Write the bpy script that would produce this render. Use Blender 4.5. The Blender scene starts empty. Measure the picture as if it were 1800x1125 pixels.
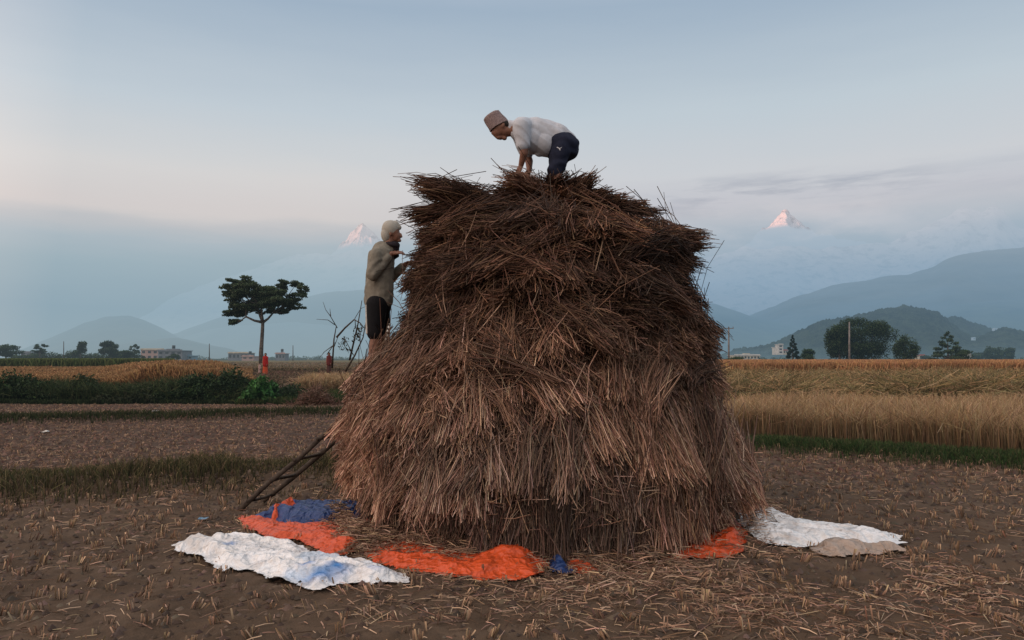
import bpy, bmesh, math, random
import numpy as np
from mathutils import Vector, Matrix, noise as mnoise
random.seed(7); rng = np.random.default_rng(11)
sc = bpy.context.scene; COL = sc.collection
R = math.radians
# ------------------------------------------------------------------ camera
F = 1310.0; CZ = 1.55; PITCH = math.atan((630-562.5)/F)
cam = bpy.data.cameras.new('camera'); cam.sensor_width = 36; cam.lens = F/1800*36
cam.clip_start = 0.1; cam.clip_end = 120000
co = bpy.data.objects.new('camera', cam); COL.objects.link(co)
co.location = (0, 0, CZ); co.rotation_euler = (R(90)+PITCH, 0, 0); sc.camera = co
cp, sp = math.cos(PITCH), math.sin(PITCH)
def ray(px, py):
    a = (px-900)/F; b = (562.5-py)/F
    return a, cp - b*sp, sp + b*cp
def P(px, py, Y):
    a, y, z = ray(px, py); k = Y/y
    return Vector((a*k, Y, CZ + z*k))
def G(px, py, h=0.0):
    a, y, z = ray(px, py); k = (h-CZ)/z
    return Vector((a*k, y*k, h))
# ------------------------------------------------------------------ object helpers
def tag(o, label=None, cat=None, group=None, kind=None):
    if label: o['label'] = label
    if cat: o['category'] = cat
    if group: o['group'] = group
    if kind: o['kind'] = kind
    return o
def empty(name, loc, label, cat, group=None, rz=0.0):
    o = bpy.data.objects.new(name, None); COL.objects.link(o); o.location = loc
    o.rotation_euler = (0, 0, rz); o.empty_display_size = 0.2
    return tag(o, label, cat, group)
def link(name, me, mat=None, parent=None):
    o = bpy.data.objects.new(name, me); COL.objects.link(o)
    if mat is not None: me.materials.append(mat)
    if parent is not None:
        o.parent = parent
        o.matrix_parent_inverse = (Matrix.Translation(parent.location) @ parent.rotation_euler.to_matrix().to_4x4()).inverted()
    return o
def np_mesh(name, V, Fq, col=None, smooth=False):
    """V (n,3), Fq (m,k) uniform polygons, col (n,3) optional colours"""
    V = np.asarray(V, dtype=np.float32); Fq = np.asarray(Fq, dtype=np.int32)
    me = bpy.data.meshes.new(name); k = Fq.shape[1]
    me.vertices.add(len(V)); me.vertices.foreach_set('co', V.ravel())
    me.loops.add(Fq.size); me.loops.foreach_set('vertex_index', Fq.ravel())
    me.polygons.add(len(Fq)); me.polygons.foreach_set('loop_start', np.arange(0, Fq.size, k, dtype=np.int32))
    me.update(calc_edges=True)
    if col is not None:
        c = np.ones((len(V), 4), dtype=np.float32); c[:, :3] = col
        at = me.color_attributes.new('tint', 'FLOAT_COLOR', 'POINT'); at.data.foreach_set('color', c.ravel())
    if smooth: me.polygons.foreach_set('use_smooth', np.ones(len(Fq), dtype=bool))
    return me
# ------------------------------------------------------------------ numpy noise
def _h(ix, iy, iz):
    n = (ix*374761393 + iy*668265263 + iz*2147483647 % 4294967296).astype(np.int64) & 0xffffffff
    n = ((n ^ (n >> 13))*1274126177) & 0xffffffff
    n = (n ^ (n >> 16)) & 0xffffffff
    return n/4294967295.0
def vn(x, y, z=0.0):
    x, y, z = np.broadcast_arrays(np.asarray(x, float), np.asarray(y, float), np.asarray(z, float))
    ix, iy, iz = np.floor(x).astype(np.int64), np.floor(y).astype(np.int64), np.floor(z).astype(np.int64)
    fx, fy, fz = x-ix, y-iy, z-iz
    fx, fy, fz = fx*fx*(3-2*fx), fy*fy*(3-2*fy), fz*fz*(3-2*fz)
    def c(a, b, d): return _h(ix+a, iy+b, iz+d)
    l = lambda a, b, t: a+(b-a)*t
    return l(l(l(c(0,0,0), c(1,0,0), fx), l(c(0,1,0), c(1,1,0), fx), fy),
             l(l(c(0,0,1), c(1,0,1), fx), l(c(0,1,1), c(1,1,1), fx), fy), fz)*2-1
def fbm(x, y, z=0.0, o=4, g=.5, lac=2.03):
    s = 0; a = 1; t = 0
    for i in range(o):
        s = s+a*vn(np.asarray(x)*lac**i+i*17.3, np.asarray(y)*lac**i-i*9.1, z); t += a; a *= g
    return s/t
def ridged(x, y, z=0.0, o=4, g=.5):
    s = 0; a = 1; t = 0
    for i in range(o):
        s = s+a*(1-2*np.abs(vn(np.asarray(x)*2.07**i+i*7.7, np.asarray(y)*2.07**i+i*3.9, z))); t += a; a *= g
    return s/t
def sstep(a, b, x):
    t = np.clip((np.asarray(x, float)-a)/(b-a), 0, 1); return t*t*(3-2*t)
def seg_dist(x, y, pts):
    d = np.full(np.shape(x), 1e9)
    for (x0, y0), (x1, y1) in zip(pts[:-1], pts[1:]):
        dx, dy = x1-x0, y1-y0; t = np.clip(((x-x0)*dx+(y-y0)*dy)/(dx*dx+dy*dy), 0, 1)
        d = np.minimum(d, np.hypot(x-x0-t*dx, y-y0-t*dy))
    return d
# ------------------------------------------------------------------ materials
def lin(r, g, b):
    f = lambda c: (c/255/12.92) if c/255 <= .04045 else ((c/255+.055)/1.055)**2.4
    return (f(r), f(g), f(b), 1)
class NT:
    def __init__(s, tree): s.t = tree
    def n(s, typ, **kw):
        nd = s.t.nodes.new(typ)
        for k, v in kw.items(): setattr(nd, k, v)
        return nd
    def l(s, a, b): s.t.links.new(a, b)
    def math(s, op, a, b=None, c=None, clamp=False):
        nd = s.n('ShaderNodeMath', operation=op); nd.use_clamp = clamp
        for i, v in enumerate((a, b, c)):
            if v is None: continue
            if isinstance(v, (int, float)): nd.inputs[i].default_value = v
            else: s.l(v, nd.inputs[i])
        return nd.outputs[0]
    def mix(s, f, a, b, blend='MIX'):
        nd = s.n('ShaderNodeMix', data_type='RGBA', blend_type=blend)
        for sock, v in ((nd.inputs[0], f), (nd.inputs[6], a), (nd.inputs[7], b)):
            if isinstance(v, (int, float, tuple)): sock.default_value = v
            else: s.l(v, sock)
        return nd.outputs[2]
    def ramp(s, f, stops, interp='LINEAR'):
        nd = s.n('ShaderNodeValToRGB'); cr = nd.color_ramp; cr.interpolation = interp
        while len(cr.elements) < len(stops): cr.elements.new(.5)
        for e, (p, c) in zip(cr.elements, stops): e.position = p; e.color = c
        s.l(f, nd.inputs[0]); return nd.outputs[0]
    def noise(s, vec, scale, detail=4, rough=.55):
        nd = s.n('ShaderNodeTexNoise'); nd.inputs['Scale'].default_value = scale
        nd.inputs['Detail'].default_value = detail; nd.inputs['Roughness'].default_value = rough
        if vec is not None: s.l(vec, nd.inputs['Vector'])
        return nd.outputs['Fac']
def g4(v): return (v, v, v, 1)
# sky / air colour as a function of direction, shared by the sky itself and by the haze painted on far terrain as emission
def make_air():
    g = bpy.data.node_groups.new('air_colour', 'ShaderNodeTree')
    g.interface.new_socket('Direction', in_out='INPUT', socket_type='NodeSocketVector')
    g.interface.new_socket('Color', in_out='OUTPUT', socket_type='NodeSocketColor')
    T = NT(g); gi = T.n('NodeGroupInput'); go = T.n('NodeGroupOutput')
    sx = T.n('ShaderNodeSeparateXYZ'); T.l(gi.outputs[0], sx.inputs[0])
    e, x, y = sx.outputs[2], sx.outputs[0], sx.outputs[1]
    # stretched noise so the bank of haze has an uneven, streaky top
    mp = T.n('ShaderNodeMapping'); mp.inputs['Scale'].default_value = (5, 5, 34); T.l(gi.outputs[0], mp.inputs[0])
    nz = T.noise(mp.outputs[0], 1.0, 5, .55)
    ew = T.math('ADD', e, T.math('MULTIPLY', T.math('SUBTRACT', nz, .5), .028))
    L = [(0, lin(152,173,183)), (.06, lin(146,170,184)), (.115, lin(160,180,191)), (.145, lin(175,188,197)), (.163, lin(194,196,200)),
         (.178, lin(214,209,208)), (.225, lin(217,216,216)), (.31, lin(197,208,217)), (.43, lin(163,182,201)), (.50, (.48,.55,.66,1)), (.62, (.85,.86,.90,1)), (1, (.85,.86,.90,1))]  # unseen zenith stops raised to add fill light on the ground
    Rr = [(0, lin(124,151,167)), (.05, lin(120,149,171)), (.10, lin(138,164,185)), (.145, lin(163,180,195)), (.175, lin(183,191,201)),
         (.20, lin(195,199,208)), (.235, lin(207,210,215)), (.31, lin(195,207,216)), (.43, lin(163,182,201)), (.50, (.48,.55,.66,1)), (.62, (.85,.86,.90,1)), (1, (.85,.86,.90,1))]
    cl = T.ramp(ew, L); cr = T.ramp(ew, Rr)
    f = T.n('ShaderNodeMapRange'); f.inputs[1].default_value = -.28; f.inputs[2].default_value = .22; f.interpolation_type = 'SMOOTHSTEP'; T.l(x, f.inputs[0])
    c = T.mix(f.outputs[0], cl, cr)
    # thin lilac grey cloud streaks low in the right of the sky
    mp2 = T.n('ShaderNodeMapping'); mp2.inputs['Scale'].default_value = (7, 7, 55); mp2.inputs['Location'].default_value = (1.3, .4, 2.2); T.l(gi.outputs[0], mp2.inputs[0])
    n2 = T.noise(mp2.outputs[0], 1.0, 6, .6)
    m1 = T.ramp(n2, [(.46, g4(0)), (.62, g4(1))])
    band = T.ramp(e, [(.175, g4(0)), (.20, g4(1)), (.212, g4(1)), (.235, g4(0))])
    bx = T.ramp(T.math('ADD', x, .5), [(.66, g4(0)), (.74, g4(1)), (.92, g4(1)), (1, g4(.25))])
    k = T.math('MULTIPLY', T.math('MULTIPLY', m1, band), T.math('MULTIPLY', bx, .8))
    c = T.mix(k, c, lin(158,167,182))
    # soft pale cloud lying round the lit peak
    mp3 = T.n('ShaderNodeMapping'); mp3.inputs['Scale'].default_value = (9, 9, 26); mp3.inputs['Location'].default_value = (4.1, .7, 1.2); T.l(gi.outputs[0], mp3.inputs[0])
    m3 = T.ramp(T.noise(mp3.outputs[0], 1.0, 5, .55), [(.42, g4(0)), (.62, g4(1))]); b3 = T.ramp(e, [(.125, g4(0)), (.165, g4(1)), (.19, g4(1)), (.21, g4(0))])
    c = T.mix(T.math('MULTIPLY', T.math('MULTIPLY', m3, b3), T.math('MULTIPLY', bx, .55)), c, lin(208,207,213))
    # faint warm flush just above the bank
    mw = T.ramp(T.math('MULTIPLY', T.ramp(e, [(.155, g4(0)), (.185, g4(1)), (.24, g4(.4)), (.30, g4(0))]), T.noise(mp.outputs[0], .35, 2)), [(.2, g4(0)), (.8, g4(1))])
    c = T.mix(T.math('MULTIPLY', mw, .35), c, lin(218,204,203))
    T.l(c, go.inputs[0]); return g
AIR = make_air()
SUN_AZ = R(238)   # compass-like bearing of the sun measured from +Y towards +X: behind the camera, to the left
SUN_EL = R(4)
SD = Vector((math.sin(SUN_AZ)*math.cos(SUN_EL), math.cos(SUN_AZ)*math.cos(SUN_EL), math.sin(SUN_EL)))
def world():
    w = bpy.data.worlds.new('World'); sc.world = w; w.use_nodes = True; t = w.node_tree; t.nodes.clear(); T = NT(t)
    tc = T.n('ShaderNodeTexCoord'); d = tc.outputs['Generated']
    a = T.n('ShaderNodeGroup'); a.node_tree = AIR; T.l(d, a.inputs[0])
    sky = T.n('ShaderNodeTexSky', sky_type='NISHITA'); sky.sun_disc = False; sky.sun_elevation = SUN_EL; sky.sun_rotation = SUN_AZ
    sky.dust_density = 2.5
    sk = T.mix(1.0, sky.outputs[0], g4(.10), 'MULTIPLY')
    c = T.mix(.06, a.outputs[0], sk)
    # sunset glow behind the camera
    dt = T.n('ShaderNodeVectorMath', operation='DOT_PRODUCT'); T.l(d, dt.inputs[0]); dt.inputs[1].default_value = SD
    gl = T.ramp(dt.outputs['Value'], [(.0, g4(0)), (.55, g4(.35)), (1, g4(1))])
    c = T.mix(1.0, c, T.mix(gl, (0,0,0,1), (1.6,1.08,.78,1)), 'ADD')
    sx = T.n('ShaderNodeSeparateXYZ'); T.l(d, sx.inputs[0])
    lo = T.ramp(T.math('ADD', sx.outputs[2], .5), [(.46, g4(1)), (.5, g4(0))])
    c = T.mix(lo, c, (.06,.05,.04,1))
    b = T.n('ShaderNodeBackground'); T.l(c, b.inputs[0]); b.inputs[1].default_value = 1.0
    o = T.n('ShaderNodeOutputWorld'); T.l(b.outputs[0], o.inputs[0])
world()
def mat(name, build, rough=.8, haze=None, spec=.2, lowhaze=None, transl=0.0, bump=None):
    """build(T, pos) -> colour socket or tuple. haze: e-folding distance in metres of the air between the site and the point."""
    m = bpy.data.materials.new(name); m.use_nodes = True; t = m.node_tree; t.nodes.clear(); T = NT(t)
    geo = T.n('ShaderNodeNewGeometry'); pos = geo.outputs['Position']
    c = build(T, pos) if callable(build) else build
    bs = T.n('ShaderNodeBsdfPrincipled'); bs.inputs['Roughness'].default_value = rough
    bs.inputs['Specular IOR Level'].default_value = spec
    if isinstance(c, tuple): bs.inputs['Base Color'].default_value = c
    else: T.l(c, bs.inputs['Base Color'])
    sh = bs.outputs[0]
    if bump:
        bn = T.n('ShaderNodeBump'); bn.inputs['Strength'].default_value = bump[1]; bn.inputs['Distance'].default_value = bump[2]
        hh = T.noise(pos, bump[0], 6, .6)
        if getattr(T, 'crease', False):
            wn = T.n('ShaderNodeTexNoise'); wn.inputs['Scale'].default_value = 6; T.l(pos, wn.inputs['Vector'])
            wv = T.n('ShaderNodeVectorMath', operation='MULTIPLY_ADD'); T.l(wn.outputs['Color'], wv.inputs[0]); wv.inputs[1].default_value = (.12, .12, .12); T.l(pos, wv.inputs[2]); acc = None
            for sc1, am in ((9, 1.0), (21, .5)):
                vo = T.n('ShaderNodeTexVoronoi'); vo.inputs['Scale'].default_value = sc1; T.l(wv.outputs[0], vo.inputs['Vector'])
                v_ = T.math('MULTIPLY', vo.outputs['Distance'], am); acc = v_ if acc is None else T.math('ADD', acc, v_)
            hh = T.math('ADD', acc, T.math('MULTIPLY', hh, .12))
        T.l(hh, bn.inputs['Height']); T.l(bn.outputs[0], bs.inputs['Normal'])
    if transl:
        tr = T.n('ShaderNodeBsdfTranslucent')
        if isinstance(c, tuple): tr.inputs[0].default_value = c
        else: T.l(c, tr.inputs[0])
        mx = T.n('ShaderNodeMixShader'); mx.inputs[0].default_value = transl; T.l(sh, mx.inputs[1]); T.l(tr.outputs[0], mx.inputs[2]); sh = mx.outputs[0]
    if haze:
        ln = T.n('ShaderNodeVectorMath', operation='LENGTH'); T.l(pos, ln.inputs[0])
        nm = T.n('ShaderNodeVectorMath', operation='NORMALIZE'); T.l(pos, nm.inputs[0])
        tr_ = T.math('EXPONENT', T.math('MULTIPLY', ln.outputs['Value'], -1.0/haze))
        if lowhaze:   # thicker air / cloud painted into the material below a certain height, with an uneven top
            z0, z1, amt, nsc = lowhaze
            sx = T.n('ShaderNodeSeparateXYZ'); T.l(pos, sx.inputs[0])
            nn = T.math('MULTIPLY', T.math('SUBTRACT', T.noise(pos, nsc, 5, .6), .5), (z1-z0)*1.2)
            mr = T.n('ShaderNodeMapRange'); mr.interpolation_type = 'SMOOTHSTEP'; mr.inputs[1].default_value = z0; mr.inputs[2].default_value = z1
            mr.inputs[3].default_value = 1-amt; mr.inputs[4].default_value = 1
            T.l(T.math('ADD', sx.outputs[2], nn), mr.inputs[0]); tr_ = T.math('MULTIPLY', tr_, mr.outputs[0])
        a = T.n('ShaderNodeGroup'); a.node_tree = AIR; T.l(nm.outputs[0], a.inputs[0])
        em = T.n('ShaderNodeEmission'); T.l(a.outputs[0], em.inputs[0])  # airlight painted on as a glow in the sky's colour
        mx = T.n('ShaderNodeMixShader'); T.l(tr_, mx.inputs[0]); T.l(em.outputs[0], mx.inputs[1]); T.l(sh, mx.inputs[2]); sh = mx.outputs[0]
    o = T.n('ShaderNodeOutputMaterial'); T.l(sh, o.inputs[0]); return m
def tintcol(T, pos):
    a = T.n('ShaderNodeAttribute'); a.attribute_name = 'tint'; return a.outputs['Color']
def varied(c1, c2, scale, c3=None):
    def f(T, pos):
        n = T.noise(pos, scale, 5, .6)
        st = [(.35, c1), (.62, c2)] + ([(.75, c3)] if c3 else [])
        return T.ramp(n, st)
    return f
HZ = 3200.0
M_straw = mat('rice_straw', tintcol, .75, spec=.25)
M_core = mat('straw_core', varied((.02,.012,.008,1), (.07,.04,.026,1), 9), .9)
M_blade = mat('grass_blades', tintcol, .8, haze=HZ, transl=.25)
M_leaf = mat('leaves', tintcol, .7, haze=HZ, transl=.2)
M_farleaf = mat('distant_leaves', tintcol, .8, haze=1500)
M_bark = mat('bark', varied((.05,.042,.036,1), (.13,.115,.10,1), 6), .9, haze=HZ)
M_stick = mat('dry_stick', varied((.03,.022,.018,1), (.08,.06,.045,1), 14), .85)
# ------------------------------------------------------------------ terrain
BUND_L = [(-14, 6.6), (-5.6, 8.95), (-2.0, 9.9), (1.5, 12.6)]
BUND_R = [(1.5, 13.9), (3.95, 13.0), (7.1, 10.9), (14, 6.6)]
BUND_M = [(-30, 15.6), (-11.5, 18.1), (-4.5, 20.3), (3, 22)]
def bund(x, y):
    w = .25*fbm(x*.9, y*.9, 3.3, 3)
    h = .15*np.exp(-(np.maximum(seg_dist(x, y, BUND_L)+w-.12, 0)/.42)**2)
    h = np.maximum(h, .10*np.exp(-(np.maximum(seg_dist(x, y, BUND_R)+w-.1, 0)/.5)**2))
    return np.maximum(h, .13*np.exp(-(seg_dist(x, y, BUND_M)+w)**2/.3))
def terr(x, y):
    """broad terrain height: fields step up gently to the north"""
    left = sstep(25.5, 29, y)*.35*sstep(2, -4, x) + sstep(19.0, 21, y)*.18*sstep(-2, 3, x)
    return left + sstep(42, 46, y)*.12 + bund(x, y)
def hgt(x, y):
    x = np.asarray(x, float); y = np.asarray(y, float)
    fine = .034*fbm(x*3.2, y*3.2, 1.2, 4) + .034*np.abs(fbm(x*9, y*9, 4.5, 3)) + .03*fbm(x*.5, y*.5, 8.8, 2)
    return terr(x, y) + fine*sstep(60, 20, y)
def ground():
    nu, nv = 620, 760
    v = np.concatenate([np.geomspace(2.4, 60, nv-40), np.geomspace(62, 45000, 40)])
    u = np.linspace(-1, 1, nu)
    U, VV = np.meshgrid(u, v); X = U*(VV*.95+2.0); Y = VV
    Z = hgt(X, Y)
    Fq = []
    idx = np.arange(nu*nv).reshape(nv, nu)
    Fq = np.stack([idx[:-1,:-1], idx[:-1,1:], idx[1:,1:], idx[1:,:-1]], -1).reshape(-1, 4)
    def col(T, pos):
        sx = T.n('ShaderNodeSeparateXYZ'); T.l(pos, sx.inputs[0])
        n1 = T.noise(pos, 2.2, 7, .65); n2 = T.noise(pos, 24, 5, .6)
        soil = T.ramp(n1, [(.32, (.040,.027,.018,1)), (.5, (.078,.053,.036,1)), (.68, (.13,.09,.062,1))])
        soil = T.mix(T.math('MULTIPLY', n2, .7), soil, (.12,.08,.053,1))
        red = T.mix(T.noise(pos, 1.6, 6, .7), (.034,.023,.017,1), (.115,.076,.055,1))
        k = T.ramp(T.math('DIVIDE', sx.outputs[1], 100), [(.095, g4(0)), (.105, g4(1))])
        kx = T.ramp(T.math('ADD', T.math('DIVIDE', sx.outputs[0], 20), .5), [(.5, g4(1)), (.6, g4(0))])
        c = T.mix(T.math('MULTIPLY', k, kx), soil, red)
        far = T.mix(T.noise(pos, .02, 4), (.16,.105,.045,1), (.07,.08,.035,1))
        kf = T.ramp(T.math('DIVIDE', sx.outputs[1], 200), [(.14, g4(0)), (.30, g4(1))])
        return T.mix(kf, c, far)
    m = mat('soil', col, .95, haze=HZ, spec=.1, bump=(38, .6, .02))
    tag(link('ground', np_mesh('ground', np.stack([X, Y, Z], -1).reshape(-1, 3), Fq, smooth=True), m), kind='structure')
ground()
# ------------------------------------------------------------------ stems (ribbons or prisms)
def norm(a): return a/np.maximum(np.linalg.norm(a, axis=-1, keepdims=True), 1e-9)
def stems(P0, P1, P2, w, col, sides=2, colbase=None, taper=.6):
    """quadratic-ish stems through P0,P1,P2; w width (n,), col (n,3) tip colour, colbase (n,3) base colour"""
    n = len(P0); d = norm(P2-P0); rr = norm(rng.normal(size=(n, 3))); s = norm(np.cross(d, rr)); b = np.cross(d, s)
    if colbase is None: colbase = col
    rings = []; cols = []
    for P_, k, cc in ((P0, 1.0, colbase), (P1, .95, (col+colbase)/2), (P2, taper, col)):
        for j in range(sides):
            if sides == 2: off = s*(w*.5*k)[:, None]*(1 if j else -1)
            else:
                a = 2*math.pi*j/sides; off = (s*math.cos(a)+b*math.sin(a))*(w*.5*k)[:, None]
            rings.append(P_+off); cols.append(cc)
    V = np.stack(rings, 1).reshape(-1, 3); C = np.stack(cols, 1).reshape(-1, 3)
    base = (np.arange(n)*3*sides)[:, None]; fs = []
    for r in range(2):
        for j in range(sides if sides > 2 else 1):
            j2 = (j+1) % sides
            fs.append(base+np.array([r*sides+j, r*sides+j2, (r+1)*sides+j2, (r+1)*sides+j]))
    return V, np.concatenate(fs), C
def merge(parts):
    Vs, Fs, Cs = [], [], []; o = 0
    for V, Fq, C in parts: Vs.append(V); Fs.append(Fq+o); Cs.append(C); o += len(V)
    return np.concatenate(Vs), np.concatenate(Fs), np.concatenate(Cs)
def pick(cols, n, var=.18):
    c = np.array(cols)[rng.integers(0, len(cols), n)]
    return np.clip(c*(1+rng.normal(0, var, (n, 1)))*(1+rng.normal(0, .05, (n, 3))), .004, 1)
# ------------------------------------------------------------------ haystack
SY = 7.8
PROF = [(890, 622, 1303), (850, 606, 1318), (800, 596, 1318), (740, 594, 1276), (680, 606, 1260), (640, 626, 1255), (600, 662, 1256), (550, 684, 1236),
        (500, 694, 1214), (450, 708, 1225), (410, 718, 1215), (380, 722, 1165), (350, 724, 1130), (320, 735, 1075), (305, 760, 1040)]
pz = np.array([P(900, a, SY).z for a, _, _ in PROF]); pl = np.array([P(b, a, SY).x for a, b, _ in PROF]); pr = np.array([P(c, a, SY).x for a, _, c in PROF])
pz[0] = 0
pl = pl+np.interp(pz, [0, .3, 1, 1.5, 1.9, 2.4, 3.3], [.24, .12, .07, .20, .33, .20, .05]); pr = pr-np.interp(pz, [0, .3, 1, 1.6, 2.2, 2.5, 3.3], [.26, .15, .06, .08, .14, .10, .08])
def prof(z):
    L = np.interp(z, pz, pl); Rr = np.interp(z, pz, pr); return (L+Rr)/2, (Rr-L)/2*.965
def surf(th, z, off=0.0):
    c, r = prof(z)
    lump = 1+.05*fbm(np.cos(th)*2.2+5, np.sin(th)*2.2, np.asarray(z)*1.9, 3)
    # terraced courses of sheaves: the surface bulges at each course
    ry = np.interp(z, [0, .3, .6, 1.6, 2.6, 3.3, 3.6], [2.24, 2.2, 2.16, 1.82, 1.47, 1.05, .8])
    rr = (r+off)*lump
    return np.stack([c+np.cos(th)*rr, SY+np.sin(th)*(ry+off)*lump, z+0*th], -1)
PHI = lambda z: np.interp(z, [0, .5, 1.0, 1.5, 2.0, 2.6, 3.1, 3.5], np.radians([-72, -52, -34, -23, -14, -5, 6, 14]))
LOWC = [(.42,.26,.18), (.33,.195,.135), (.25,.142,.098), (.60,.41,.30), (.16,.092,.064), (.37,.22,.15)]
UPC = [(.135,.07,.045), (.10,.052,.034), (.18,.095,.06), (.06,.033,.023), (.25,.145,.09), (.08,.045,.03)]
def straw_cols(z, n, k=1.0):  # paler low, darker high: the stack's lighting put into the straw colour
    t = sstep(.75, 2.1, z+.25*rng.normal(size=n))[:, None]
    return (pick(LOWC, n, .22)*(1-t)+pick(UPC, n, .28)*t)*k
def sheaf(S, d, n, L=.6, rad=.12, flat=.62, w=(.005, .0095), jl=.06, splay=.5, zc=None, droop=.035, k=1.0, jit=.11):
    """one bundle of straw whose cut ends finish around S, pointing along d"""
    d = d/np.linalg.norm(d); up = np.array([0, 0, 1.0]); s = np.cross(d, up); s /= np.linalg.norm(s)+1e-9; b = np.cross(s, d)
    q = np.sqrt(rng.random(n))*rad; a = rng.random(n)*2*math.pi
    ox, oy = q*np.cos(a), q*np.sin(a)*flat
    off = s*ox[:, None]+b*oy[:, None]
    tip = S+off+d*(rng.normal(0, jl, n))[:, None]+s*(rng.normal(0, .02, n))[:, None]
    dd = norm(d+off*(splay/rad)*rng.random((n, 1))+rng.normal(0, jit, (n, 3))*np.where(rng.random((n, 1)) < .07, 2.2, 1))
    Ls = L*(.6+.55*rng.random(n))
    base = tip-dd*Ls[:, None]
    mid = (tip+base)/2+rng.normal(0, .018, (n, 3)); mid[:, 2] += droop*(Ls/L)
    tip[:, 2] -= droop*.3
    z = np.full(n, S[2]) if zc is None else np.full(n, zc)
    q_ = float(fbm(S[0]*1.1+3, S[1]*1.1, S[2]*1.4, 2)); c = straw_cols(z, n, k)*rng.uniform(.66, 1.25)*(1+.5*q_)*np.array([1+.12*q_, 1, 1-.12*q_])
    low = tip[:, 2] < .02; tip[low, 2] = .02+rng.random(low.sum())*.03
    return stems(base, mid, tip, rng.uniform(w[0], w[1], n), c, 3, c*.42, .85)  # stem bases darkened: shade of the depth painted into the straw
def haystack():
    root = empty('haystack', (.35, SY, 0), 'huge brown stack of rice straw sheaves with a man bent over its top', 'haystack')
    zs = np.linspace(0, 2.72, 40); th = np.linspace(0, 2*math.pi, 121)[:-1]
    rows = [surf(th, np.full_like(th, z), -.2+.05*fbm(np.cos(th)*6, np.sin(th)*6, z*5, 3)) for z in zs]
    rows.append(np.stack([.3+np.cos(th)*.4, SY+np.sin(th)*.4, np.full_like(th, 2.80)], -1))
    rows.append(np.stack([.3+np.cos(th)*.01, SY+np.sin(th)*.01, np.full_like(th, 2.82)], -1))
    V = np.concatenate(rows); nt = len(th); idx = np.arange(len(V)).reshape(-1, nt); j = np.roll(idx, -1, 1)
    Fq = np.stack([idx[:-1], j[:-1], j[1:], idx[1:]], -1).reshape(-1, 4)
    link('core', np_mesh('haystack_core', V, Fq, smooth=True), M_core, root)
    parts_low = []; parts_up = []; parts_loose = []
    tiers = [0, .42, .95, 1.42, 1.9, 2.35, 2.75, 3.2]
    z = .03; row = 0
    while z < 2.86:
        c, r = prof(z); per = 2*math.pi*r; m = int(per/.225)
        for i in range(m):
            th_ = 2*math.pi*(i+row*.5+random.uniform(-.35, .35))/m
            zz = max(.03, z+random.uniform(-.07, .07)); front = math.sin(th_) < .35
            # overhanging courses: the lower edge of each course juts out over the one below, its undercut shade painted in
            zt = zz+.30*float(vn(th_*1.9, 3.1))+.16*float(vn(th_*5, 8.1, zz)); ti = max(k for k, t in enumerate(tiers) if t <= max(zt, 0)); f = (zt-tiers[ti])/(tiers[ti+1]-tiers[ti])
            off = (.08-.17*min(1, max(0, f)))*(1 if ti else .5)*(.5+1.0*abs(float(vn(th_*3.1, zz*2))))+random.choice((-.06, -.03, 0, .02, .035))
            if ti == 0: off -= .03
            S = surf(np.array(th_), zz, off)
            ph = float(PHI(zz))+random.gauss(0, .12)+(-.12 if f < .3 else .06)
            ta = random.gauss(0, .30+.14*min(1, zz/2.5))+.5*float(vn(th_*1.3, zz*1.5, 5.5))
            if zz > 1.7 and random.random() < .15: ta += random.choice((-1, 1))*random.uniform(.5, 1.0)
            az = th_+ta
            d = np.array([math.cos(az)*math.cos(ph), math.sin(az)*math.cos(ph), math.sin(ph)])
            n = int((250 if front else 70)*random.uniform(.7, 1.25))
            p = sheaf(S, d, n, L=random.uniform(.45, .7), rad=random.uniform(.11, .18), k=random.uniform(.75, 1.2)*(1.12-.42*min(1, max(0, f))**1.5)*(.7 if ti == 0 else 1), jit=.10+.07*min(1, zz/2), splay=random.uniform(.35, .7))  # straw colour darkened as shade below overhangs and in the bottom course
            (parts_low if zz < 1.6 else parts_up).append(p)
        z += .15; row += 1
    # crown: sheaves laid on the rim and in the middle, lower behind where the man stands
    for (px, py, Y, az, ph, n, rad) in [
        # middle mound under the man's hands and feet
        (960, 318, 7.35, 268, 14, 340, .16), (1000, 318, 7.4, 300, 22, 300, .15), (1030, 318, 7.5, 330, 26, 260, .12), (935, 340, 7.2, 262, 4, 360, .19), (985, 345, 7.1, 275, 8, 360, .19), (880, 345, 7.3, 215, 12, 300, .14),
        (1060, 345, 7.35, 315, 16, 340, .15), (1095, 352, 7.5, 335, 14, 300, .13), (1125, 362, 7.7, 348, 8, 300, .12), (1148, 372, 7.9, 2, 6, 200, .09), (1035, 350, 7.0, 290, 6, 360, .18),
        (900, 375, 6.95, 255, -4, 380, .2), (960, 385, 6.8, 265, -6, 400, .21), (1030, 390, 6.8, 285, -4, 400, .21), (1090, 392, 7.0, 310, 2, 380, .19), (1135, 400, 7.3, 335, 0, 340, .16), (860, 385, 7.0, 235, -5, 340, .17),
        (800, 405, 6.95, 225, -5, 360, .19), (755, 415, 7.1, 205, -6, 320, .16), (1160, 425, 7.2, 320, -4, 340, .18), (870, 425, 6.75, 250, -9, 380, .2), (1000, 430, 6.65, 275, -8, 400, .21), (1090, 432, 6.75, 300, -6, 380, .2),
        (940, 425, 6.65, 262, -9, 380, .2), (735, 455, 7.3, 195, -8, 320, .15), (722, 490, 7.45, 190, -10, 320, .15), (765, 345, 7.75, 170, 8, 260, .15), (800, 372, 7.5, 200, 2, 300, .17),
        (990, 330, 8.2, 80, 10, 200, .2), (1070, 350, 8.2, 40, 10, 200, .2), (880, 350, 8.2, 120, 10, 200, .2), (790, 360, 8.1, 150, 10, 200, .18),
        (970, 335, 7.75, 10, 10, 260, .16), (900, 335, 7.7, 190, 12, 240, .14)]:
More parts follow.
